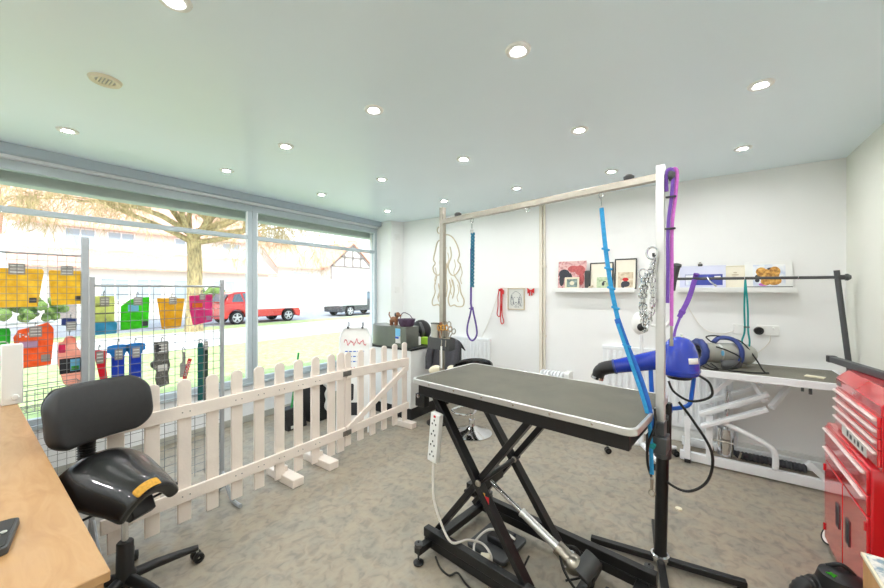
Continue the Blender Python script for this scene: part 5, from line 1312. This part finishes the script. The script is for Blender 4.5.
w.tube(curve_pts([c0 + ax * .10 + up * .09, c0 + ax * .06 + up * .13, c0 + ax * .16 + up * .14, c0 + ax * .30 + up * .11 + side * .05, c0 + ax * .38 + side * .09, Vector((.38, 3.70, WZ + .01)), Vector((.40, 3.66, WZ + .008)), Vector((.30, 3.60, WZ + .008)), Vector((.16, 3.58, WZ + .01))], 7), .0055, 7)
w.tube(curve_pts([Vector((.02, 3.62, WZ + .04)), Vector((.08, 3.60, WZ + .012)), Vector((.18, 3.59, WZ + .03)), Vector((.24, 3.64, WZ + .10)), c0 + ax * .18 + up * .03 + side * .09, c0 + ax * .08 + up * .06 + side * .09], 7), .0055, 7)
w.tube(curve_pts([Vector((.05, 3.61, WZ + .05)), Vector((.10, 3.585, WZ + .01)), Vector((.05, 3.565, WZ + .008)), Vector((.0, 3.59, WZ + .02))], 6), .005, 7)
w.build('flex', 'cable', hd)
t = tag(MB().cbox((.66, 3.72, WZ + .004), (.10, .07, .006), Matrix.Rotation(R(-20), 3, 'Z')).build('paper_slip', 'cream'), 'small cream paper slip lying on the olive mat near table clamp', 'paper')

# ------------------------------------------------------------------ red tool chest in two sections
FX = .55
tc = thing('tool_cabinet', 'red wheeled tool cabinet with two drawers and two doors by right wall', 'tool cabinet', (.73, 2.57, 0))
Y0, Y1 = 2.24, 2.905
MB().box((FX + .012, Y0, .06), (.90, Y1, .715)).build('body', 'red', tc, bevel=.006)
def railing(par, x, z, a=Y0 + .03, b=Y1 - .03): MB().prism([(0, .004), (-.012, .006), (-.014, .012), (-.008, .016), (0, .016)], (x, a, z), X, Z, (0, b - a, 0)).build('rail_handle', 'railmetal', par, bevel=.002)
for z0, z1 in ((.605, .700), (.515, .598)):
    d = MB().box((FX + .002, Y0 + .012, z0), (FX + .014, Y1 - .012, z1)).build('drawer', 'red', tc, bevel=.004)
    railing(d, FX + .002, z1 - .026)
ym = (Y0 + Y1) / 2
for a, b, hy in ((Y0 + .012, ym - .004, ym - .085), (ym + .004, Y1 - .012, ym + .07)):
    d = MB().box((FX + .002, a, .075), (FX + .014, b, .507)).build('door', 'red', tc, bevel=.004)
    MB().box((FX - .003, hy - .024, .26), (FX + .003, hy + .024, .38)).build('recessed_handle', 'darkgrey', d, bevel=.003)
    MB().box((FX - .0045, hy - .014, .275), (FX + .0, hy + .014, .365)).build('handle_pocket', 'inkblack', d)
    hb = MB()
    for z in (.12, .45): hb.tube([(FX + .001, b - .006 if b > ym + .1 else a + .006, z), (FX + .001, b - .006 if b > ym + .1 else a + .006, z + .035)], .006, 8)
    hb.build('hinge', 'red', d)
for x, y in ((.60, Y0 + .06), (.60, Y1 - .06), (.85, Y0 + .06), (.85, Y1 - .06)):
    MB().lathe([(.008, -.012), (.026, -.011), (.028, 0), (.026, .011), (.008, .012)], (x, y, .028), Y, 16).box((x - .018, y - .016, .045), (x + .018, y + .016, .062)).build('castor', 'black', tc)
tb_ = thing('tool_chest', 'red tool chest with four drawers and badge standing on the red cabinet', 'tool chest', (.74, 2.5, .715))
C0, C1, CF = 2.20, 2.80, .572
ZC = .7175
MB().prism([(CF + .010, ZC), (.895, ZC), (.895, 1.030), (CF + .055, 1.030), (CF + .010, .985)], (0, C0, 0), X, Z, (0, C1 - C0, 0)).build('body', 'red', tb_, bevel=.005)
MB().prism([(CF + .006, .945), (CF + .006, .987), (CF + .052, 1.034), (.897, 1.034), (.897, 1.024), (CF + .058, 1.024), (CF + .016, .982), (CF + .016, .945)], (0, C0 - .003, 0), X, Z, (0, C1 - C0 + .006, 0)).build('lid', 'red', tb_, bevel=.003)
MB().box((CF + .003, C1 - .085, .953), (CF + .007, C1 - .02, .978)).build('badge', 'plate', tb_, bevel=.002)
MB().lathe([(.009, 0), (.009, .005), (0, .006)], (CF + .006, 2.52, .965), -X, 12).build('lock', 'chrome', tb_)
for k, (za, zb) in enumerate(((.895, .938), (.850, .892), (.805, .847), (.735, .802))):
    d = MB().box((CF, C0 + .015, za), (CF + .012, C1 - .015, zb)).build('drawer', 'red', tb_, bevel=.003)
    railing(d, CF, zb - .024, C0 + .02, C1 - .02)
    if k == 3:
        s = MB().box((CF - .0012, C0 + .13, za - .006), (CF, C1 - .13, zb - .022)).build('sticker', 'paper', d)
        for i, (w_, h_) in enumerate(((.02, .02), (.026, .024), (.018, .018), (.03, .02), (.022, .026))):
            y = C0 + .17 + i * .05; MB().box((CF - .002, y, za + .008), (CF - .0012, y + w_, za + .008 + h_)).build('sticker_print', 'darkgrey', s)
t = thing('square_tube', 'dark grey square tube lying across the top of the red tool chest', 'tube', (.7, 2.6, 1.034))
MB().bar((.61, 3.02, 1.052), (.80, 2.02, 1.052), .034, .034).build('tube', 'darkgrey', t, bevel=.003)
MB().bar((.605, 3.05, 1.052), (.61, 3.015, 1.052), .038, .038).build('end_cap', 'black', t, bevel=.003)
tag(MB().box((.70, 2.22, 1.034), (.86, 2.52, 1.050)).build('folder', 'tealdark', bevel=.004), 'dark teal folder lying flat on the red tool chest lid', 'folder')
tag(MB().cbox((.80, 2.34, 1.058), (.09, .14, .014), Matrix.Rotation(R(12), 3, 'Z')).build('card_stack', 'cream', bevel=.003), 'cream card resting on the dark teal folder atop the tool chest', 'card')

# bowl on the floor by the cabinet, vacuum and crate near the camera
t = thing('dog_bowl', 'white bowl with black rim tipped against the red cabinet foot', 'bowl', (.555, 2.985, .0))
bx = Vector((-.75, -.35, .55)).normalized()
bc = Vector((.60, 2.965, .052))
MB().lathe([(.0, .0), (.035, .0), (.052, .03), (.048, .032), (.032, .006), (0, .006)], bc - bx * .02, bx, 24).build('body', 'white', t)
MB().lathe([(.048, .026), (.054, .026), (.056, .032), (.048, .034)], bc - bx * .02, bx, 24).build('rim', 'black', t)
t = thing('vacuum_cleaner', 'glossy black vacuum cleaner with bent hose on the floor before the cabinet', 'vacuum cleaner', (.455, 2.12, 0))
vx, vy = .452, 2.12
MB().lathe([(0, 0), (.070, 0), (.078, .02), (.080, .15), (.077, .235), (.066, .275), (.03, .290), (0, .290)], (vx, vy, .03), Z, 26).build('tank', 'black', t)
MB().lathe([(.0795, 0), (.084, .004), (.084, .018), (.0785, .022)], (vx, vy, .235), Z, 26).build('band', 'darkgrey', t)
MB().tube(curve_pts([(vx - .05, vy - .0, .235), (vx - .09, vy - .02, .240), (vx - .125, vy - .04, .215), (vx - .14, vy - .05, .14), (vx - .13, vy - .06, .05)], 7), [.030 + .003 * (i % 2) for i in range(29)], 16).build('hose', 'black', t)
MB().tube([(vx - .055, vy, .236), (vx - .085, vy - .018, .240)], .037, 18).build('hose_cuff', 'darkgrey', t)
MB().prism([(.02 * (1 if i % 2 == 0 else .45) * math.cos(R(90 + i * 45)), .02 * (1 if i % 2 == 0 else .45) * math.sin(R(90 + i * 45))) for i in range(8)], (vx - .03, vy - .03, .3135), X, Y, (0, 0, .0035)).build('green_star', 'limepouch', t)
MB().tube(curve_pts([(vx - .035, vy + .03, .312), (vx + .005, vy + .02, .338), (vx + .04, vy + .02, .312)], 6), .008, 10).build('carry_handle', 'black', t)
for a in (40, 160, 280): MB().ball((vx + .068 * math.cos(R(a)), vy + .068 * math.sin(R(a)), .018), .018, 10, 8).build('castor', 'darkgrey', t)
t = thing('ply_box', 'light ply box topped with a speckled blue white board in photo corner', 'box', (.66, 1.65, 0))
b = MB()
for lo, hi in (((.45, 1.40, 0), (.465, 1.87, .53)), ((.885, 1.40, 0), (.90, 1.87, .53)), ((.465, 1.855, 0), (.885, 1.87, .53)), ((.465, 1.40, 0), (.885, 1.415, .53)), ((.465, 1.415, 0), (.885, 1.855, .015))): b.box(lo, hi)
b.build('carcass', 'boxwood', t)
MB().box((.445, 1.395, .53), (.905, 1.875, .543)).build('board_edge', 'cream', t, bevel=.002)
MB().box((.453, 1.403, .543), (.897, 1.867, .5455)).build('board_top', 'terrazzo', t)
tag(MB().lathe([(0, 0), (.02, 0), (.02, .008), (.012, .010), (0, .010)], (-.13, 2.87, 0), Z, 14).build('bottle_cap', 'cream'), 'small cream cap lying on the floor beyond the dryer stand', 'cap')

# ------------------------------------------------------------------ outside
GZ = -.05
def slab(name, x0, y0, x1, y1, z, m): return struct(MB().box((x0, y0, z - .3), (x1, y1, z)).build(name, m))
slab('pavement', -5.3, -14, -4.19, 40, GZ, 'paving')
slab('lawn', -10.6, -14, -5.3, 40, GZ + .01, 'lawn')
slab('footpath', -15.2, -14, -10.6, 40, GZ, 'paving')
slab('lawn_verge', -16.4, -14, -15.2, 40, GZ + .02, 'lawn')
slab('road', -23.5, -14, -16.4, 40, GZ - .03, 'road')
slab('footpath_far', -70, -30, -23.5, 70, GZ, 'paving')
struct(MB().box((-4.42, YF, 2.27), (XW - .165, 4.4, 2.62)).build('trim_3', 'soffit', bevel=.01))

# bare tree on the verge
TX, TY = -15.3, 5.55
tr = thing('bare_tree', 'big bare pale barked tree spreading fine twigs on the grass verge', 'tree', (TX, TY, GZ))
rt = random.Random(11)
limbs, twigs = MB(), MB()
tk = curve_pts([(TX, TY, GZ), (TX + .03, TY + .02, 1.2), (TX - .05, TY + .05, 2.6), (TX, TY - .02, 3.6)], 6)
MB().tube(tk, [.33, .30, .28, .27, .26, .255, .25, .25, .245, .24, .24, .24, .235, .23, .23, .225, .22, .21, .20], 14).build('trunk', 'bark', tr)
cnt = [0]
def grow(p, d, ln, r, depth):
    pts = [p]; q = p.copy(); dd = d.copy(); k = 4 if depth < 4 else 3
    for i in range(k):
        dd = (dd + Vector((rt.uniform(-.28, .28), rt.uniform(-.28, .28), rt.uniform(-.18, .18) - .035 * max(0, depth - 1)))).normalized()
        q = q + dd * (ln / k); pts.append(q.copy())
    rr = [max(r, .0068) * (1 - .45 * i / k) for i in range(k + 1)]
    (limbs if depth < 3 else twigs).tube(pts, rr, 7 if depth < 3 else 3); cnt[0] += 1
    if depth >= 6: return
    nb = (3, 4, 4, 4, 4, 2)[depth] if depth < 6 else 0
    for b in range(nb):
        j = rt.randint(max(1, k - 2), k)
        nd = (dd + Vector((rt.uniform(-1, 1), rt.uniform(-1, 1), rt.uniform(-.45, .75) if depth < 2 else rt.uniform(-.7, .6))) * .95).normalized()
        grow(pts[j], nd, ln * rt.uniform(.58, .82), rr[j] * (.62 if depth < 3 else .55), depth + 1)
top = Vector((TX, TY - .02, 3.5))
for d in ((-.3, -1, .50), (.35, -1, .22), (.3, .9, .45), (-.4, .75, .75), (.75, .1, .55), (.1, -.4, 1), (.5, -.9, .75), (.6, .6, .25), (.3, -.2, .6), (.25, 1, .2), (.55, .9, .5)):
    grow(top + Vector((0, 0, rt.uniform(-.6, .1))), Vector(d).normalized(), rt.uniform(2.0, 2.7), .11, 0)
limbs.build('branches', 'bark', tr); twigs.build('twigs', 'twig', tr)

# hedges and shrubs over the road
def shrub(label, x, y, r, h, seed, m='hedge', name='hedge'):
    t = thing(name, label, 'hedge', (x, y, GZ)); q = random.Random(seed); b = MB()
    for k in range(150):
        a = q.uniform(0, 2 * PI); f = q.uniform(.1, 1) ** .5; z = q.uniform(.15, .85) * h
        b.ball((x + r[0] * f * math.cos(a) * .8, y + r[1] * f * math.sin(a) * .8, GZ + z), (q.uniform(.10, .24),) * 3, 7, 5)
    b.build('leaves', m, t)
    MB().tube([(x, y, GZ), (x, y, GZ + h * .6)], .06, 7).build('stem', 'bark', t)
shrub('low pale green hedge over the road, seen behind the coral bag', -24.8, 1.0, (1.2, 3.4), 1.3, 3)
shrub('yellow green shrub over the road behind the red car tail', -25.0, 9.9, (.9, 1.0), 1.8, 5)
# cars
def car(name, label, x, y, rz, paint, wheel_m='alloy'):
    t = thing(name, label, 'car', (x, y, GZ - .03), rz)
    def Lc(b, nm, m, par=t, **k): return b.build(nm, m, par, local=True, **k)
    W = .83
    arch = lambda cx: [(cx + .37 * math.cos(R(a)), .30 + .37 * math.sin(R(a))) for a in range(180, -1, -20)]
    low = [(-1.88, .24), (-1.92, .55), (-1.86, .86), (-1.72, .97), (-.3, .98), (.78, .97), (1.45, .84), (1.80, .68), (1.90, .48), (1.86, .22)]
    poly = [(-1.88, .24)] + low[1:] + list(reversed([(x_, z_) for x_, z_ in [(p[0], p[1]) for p in arch(1.22)]])) [:] + list(reversed(arch(-1.25)))
    b = MB().prism(poly, (0, -W, 0), X, Z, (0, 2 * W, 0))
    Lc(b, 'body', paint, bevel=.035)
    roof = [(-1.74, .96), (-1.50, 1.36), (-1.20, 1.46), (-.5, 1.49), (.05, 1.44), (.82, .97)]
    b = MB(); A = [b.bm.verts.new((p[0], -.80 + .19 * max(0, (p[1] - .96)) / .53, p[1])) for p in roof]; B = [b.bm.verts.new((p[0], .80 - .19 * max(0, (p[1] - .96)) / .53, p[1])) for p in roof]
    b.bm.faces.new(A); b.bm.faces.new(B[::-1])
    for i in range(len(A)): b.bm.faces.new((A[i], B[i], B[(i + 1) % len(A)], A[(i + 1) % len(A)]))
    Lc(b, 'cabin', paint, bevel=.03)
    for s in (-1, 1):
        for pl in ([(-1.46, 1.02), (-1.30, 1.34), (-1.05, 1.39), (-.95, 1.02)], [(-.88, 1.02), (-.95, 1.40), (-.1, 1.385), (.62, 1.02)]):
            g = MB(); yy = lambda z: s * (.812 - .19 * (z - .96) / .53)
            V = [g.bm.verts.new((p[0], yy(p[1]), p[1])) for p in pl]; V2 = [g.bm.verts.new((p[0], yy(p[1]) - s * .03, p[1])) for p in pl]
            g.bm.faces.new(V); g.bm.faces.new(V2[::-1])
            for i in range(len(V)): g.bm.faces.new((V[i], V[(i + 1) % len(V)], V2[(i + 1) % len(V)], V2[i]))
            Lc(g, 'side_window', 'carglass')
        Lc(MB().box((-.62, s * .828 - .012, .80), (-.48, s * .828 + .02, .83)), 'door_handle', paint)
        Lc(MB().cbox((.52, s * .92, 1.02), (.10, .16, .11)), 'wing_mirror', paint, bevel=.03)
        Lc(MB().prism([(-1.90, .62), (-1.84, .62), (-1.80, .86), (-1.87, .86)], (0, s * .70 - .08, 0), X, Z, (0, .16, 0)), 'tail_light', 'redcard')
        Lc(MB().prism([(1.62, .62), (1.86, .60), (1.80, .72), (1.58, .79)], (0, s * .68 - .1, 0), X, Z, (0, .24, 0)), 'headlight', 'alloy')
    g = MB().prism([(.16, 1.40), (.78, 1.0), (.80, 1.02), (.18, 1.42)], (0, -.60, 0), X, Z, (0, 1.2, 0)); Lc(g, 'windscreen', 'carglass')
    g = MB().prism([(-1.74, 1.02), (-1.53, 1.34), (-1.56, 1.36), (-1.77, 1.03)], (0, -.58, 0), X, Z, (0, 1.16, 0)); Lc(g, 'rear_window', 'carglass')
    for cx in (-1.25, 1.22):
        for s in (-1, 1):
            w = Lc(MB().lathe([(.19, -.09), (.28, -.10), (.305, -.06), (.305, .06), (.28, .10), (.19, .09), (.19, -.09)], (cx, s * .74, .30), Y, 28), 'wheel', 'tyre')
            r_ = MB().lathe([(.0, .0), (.05, .0), (.05, .02), (0, .02)], (cx, s * .82, .30), (0, s, 0), 14)
            for k in range(5):
                a = 2 * PI * k / 5 + .3; r_.bar((cx, s * .825, .30), (cx + .195 * math.cos(a), s * .825, .30 + .195 * math.sin(a)), .07, .02, (0, 1, 0))
            r_.tube([(cx + .195 * math.cos(2 * PI * k / 24), s * .825, .30 + .195 * math.sin(2 * PI * k / 24)) for k in range(24)], .018, 6, True)
            Lc(r_, 'rim', wheel_m, w)
            Lc(MB().lathe([(0, 0), (.19, 0), (.19, .01), (0, .01)], (cx, s * .74, .30), (0, s, 0), 20), 'brake_disc', 'darkgrey', w)
    return t
car('hatchback_car', 'bright red hatchback car parked across the road beside the tree', -17.75, 9.1, R(90), 'redpaint')
car('parked_car', 'charcoal car parked ahead of the red one, nose toward it', -18.0, 15.7, R(-90), 'darkcar')

# houses over the road
def opening(t, x, y0, y1, z0, z1, nm='window'):
    f = MB()
    for a, b in (((y0 - .06, z0 - .06), (y1 + .06, z0)), ((y0 - .06, z1), (y1 + .06, z1 + .06)), ((y0 - .06, z0), (y0, z1)), ((y1, z0), (y1 + .06, z1)), (((y0 + y1) / 2 - .03, z0), ((y0 + y1) / 2 + .03, z1))):
        f.box((x, a[0], a[1]), (x + .08, b[0], b[1]))
    o = f.build(nm, 'white', t)
    MB().box((x + .01, y0, z0), (x + .03, y1, z1)).build('pane', 'housewin', o)
    return o
def gable_roof(t, x0, x1, y0, y1, ze, zr, m='tile', over=.4):
    xm = (x0 + x1) / 2
    MB().prism([(x0 - over, ze - .15), (xm, zr), (x1 + over, ze - .15), (x1 + over, ze - .02), (xm, zr + .16), (x0 - over, ze - .02)], (0, y0 - over, 0), X, Z, (0, y1 - y0 + 2 * over, 0)).build('roof', m, t)
h1 = thing('house', 'white two storey house with red lean-to roof behind the bare tree', 'house', (-33, 9, GZ))
MB().box((-36, 2.4, GZ), (-29.0, 15.2, 5.2)).build('wall', 'render', h1)
MB().prism([(-36, 5.2), (-32.5, 8.6), (-29, 5.2)], (0, 2.4, 0), X, Z, (0, 12.8, 0)).build('gable_wall', 'render', h1)
gable_roof(h1, -36, -29.0, 2.4, 15.2, 5.2, 8.6)
MB().prism([(-29.0, 3.7), (-27.2, 2.65), (-27.2, 2.75), (-29.0, 3.82)], (0, 2.0, 0), X, Z, (0, 13.6, 0)).build('lean_to_roof', 'tile', h1)
MB().box((-29.0, 2.4, GZ), (-27.6, 15.0, 2.7)).build('front_bay', 'render', h1)
for y in (4.2, 6.0, 9.4, 12.4): opening(h1, -29.0, y, y + 1.2, 3.95, 4.95)
for a, b in ((5.4, 6.6), (7.0, 8.2), (8.9, 10.4), (11.2, 12.6)): opening(h1, -27.6, a, b, .9, 2.1)
MB().box((-27.6, 3.4, GZ), (-27.5, 4.4, 2.05)).build('front_door', 'timber', h1)
MB().box((-33.0, 4.4, 8.0), (-32.2, 5.4, 9.7)).build('chimney', 'tile', h1)
h2 = thing('house', 'pale house with half timbered front gable above the white window sheet', 'house', (-35, 25, GZ))
MB().box((-39, 18.5, GZ), (-32, 36, 3.7)).build('wall', 'render', h2)
MB().prism([(-39, 3.7), (-35.5, 6.6), (-32, 3.7)], (0, 18.5, 0), X, Z, (0, 17.5, 0)).build('gable_wall', 'render', h2)
gable_roof(h2, -39, -32, 18.5, 36, 3.7, 6.6)
MB().box((-32.2, 23.2, GZ), (-30.6, 29.0, 3.9)).build('front_bay', 'render', h2)
MB().prism([(23.2, 3.9), (29.0, 3.9), (26.1, 6.3)], (-34.5, 0, 0), Y, Z, (3.9, 0, 0)).build('front_gable', 'render', h2)
MB().prism([(22.8, 3.7), (26.1, 6.45), (29.4, 3.7), (29.4, 3.88), (26.1, 6.68), (22.8, 3.88)], (-34.6, 0, 0), Y, Z, (4.2, 0, 0)).build('gable_roof', 'tile', h2)
b = MB()
for p0, p1 in (((23.3, 3.95), (28.9, 3.95)), ((24.5, 4.95), (27.7, 4.95)), ((26.1, 3.95), (26.1, 6.2)), ((25.0, 3.95), (25.0, 5.3)), ((27.2, 3.95), (27.2, 5.3)), ((23.4, 3.95), (26.1, 6.25)), ((28.8, 3.95), (26.1, 6.25)), ((23.3, GZ), (23.3, 3.9)), ((28.9, GZ), (28.9, 3.9))):
    b.bar((-30.55, p0[0], p0[1]), (-30.55, p1[0], p1[1]), .14, .12, (1, 0, 0))
b.build('timber_framing', 'timber', h2)
opening(h2, -30.6, 24.6, 27.6, 2.2, 3.5); opening(h2, -32, 20.0, 21.8, 2.0, 3.2); opening(h2, -32, 31, 33, 2.0, 3.2)
MB().box((-36.2, 30.0, 6.0), (-35.3, 31.0, 7.7)).build('chimney', 'tile', h2)
h3 = thing('house', 'low brick outbuilding with tiled roof between the two white houses', 'house', (-36, 17, GZ))
MB().box((-40, 15.8, GZ), (-34, 18.3, 2.9)).build('wall', 'tile', h3)
gable_roof(h3, -40, -34, 15.9, 18.2, 2.9, 4.6, over=.2)
opening(h3, -34, 16.5, 17.5, 1.2, 2.2)
wl = thing('garden_wall', 'long white garden wall running in front of the far houses', 'wall', (-24.2, 18, GZ))
MB().box((-24.3, 11.5, GZ), (-24.1, 34, 1.05)).build('wall_face', 'render', wl)
MB().box((-24.34, 11.5, 1.05), (-24.06, 34, 1.12)).build('coping', 'paving', wl)

# ------------------------------------------------------------------ daylight
w = bpy.data.worlds.new('sky'); SC.world = w; w.use_nodes = True
nt = w.node_tree; bg = nt.nodes['Background']
tc = nt.nodes.new('ShaderNodeTexCoord'); sx = nt.nodes.new('ShaderNodeSeparateXYZ')
nt.links.new(tc.outputs['Generated'], sx.inputs[0])
rp = nt.nodes.new('ShaderNodeValToRGB')
rp.color_ramp.elements[0].position = .0; rp.color_ramp.elements[0].color = (.92, .96, 1, 1)
rp.color_ramp.elements[1].position = .7; rp.color_ramp.elements[1].color = (.58, .77, 1, 1)
nt.links.new(sx.outputs['Z'], rp.inputs['Fac']); nt.links.new(rp.outputs['Color'], bg.inputs['Color'])
bg.inputs['Strength'].default_value = 1.7
sun = bpy.data.lights.new('sun', 'SUN'); sun.energy = 2.6; sun.angle = R(1.); sun.color = (1., .94, .82)
so = bpy.data.objects.new('sun', sun); COL.objects.link(so)
so.rotation_euler = Vector((-.62, .30, -.72)).to_track_quat('-Z', 'Y').to_euler()

# ------------------------------------------------------------------ camera
cam = bpy.data.cameras.new('camera'); co = bpy.data.objects.new('camera', cam); COL.objects.link(co)
co.location = (0, 0, 1.45); co.rotation_euler = (R(90), 0, R(35.7))
cam.sensor_fit = 'HORIZONTAL'; cam.sensor_width = 36.; cam.lens = 36. * 363. / 884.
cam.shift_y = -3.5 / 884.; cam.clip_start = .02; cam.clip_end = 300.
SC.camera = co

vs = SC.view_settings
SC.display_settings.display_device = 'sRGB'
vs.view_transform = 'Standard'; vs.look = 'None'; vs.gamma = 1.; vs.use_curve_mapping = False
vs.exposure = .80
SC.cycles.use_denoising = True
SC.cycles.max_bounces = 10; SC.cycles.diffuse_bounces = 6; SC.cycles.transparent_max_bounces = 24
SC.cycles.sample_clamp_indirect = 6.
SC.cycles.caustics_reflective = False; SC.cycles.caustics_refractive = False
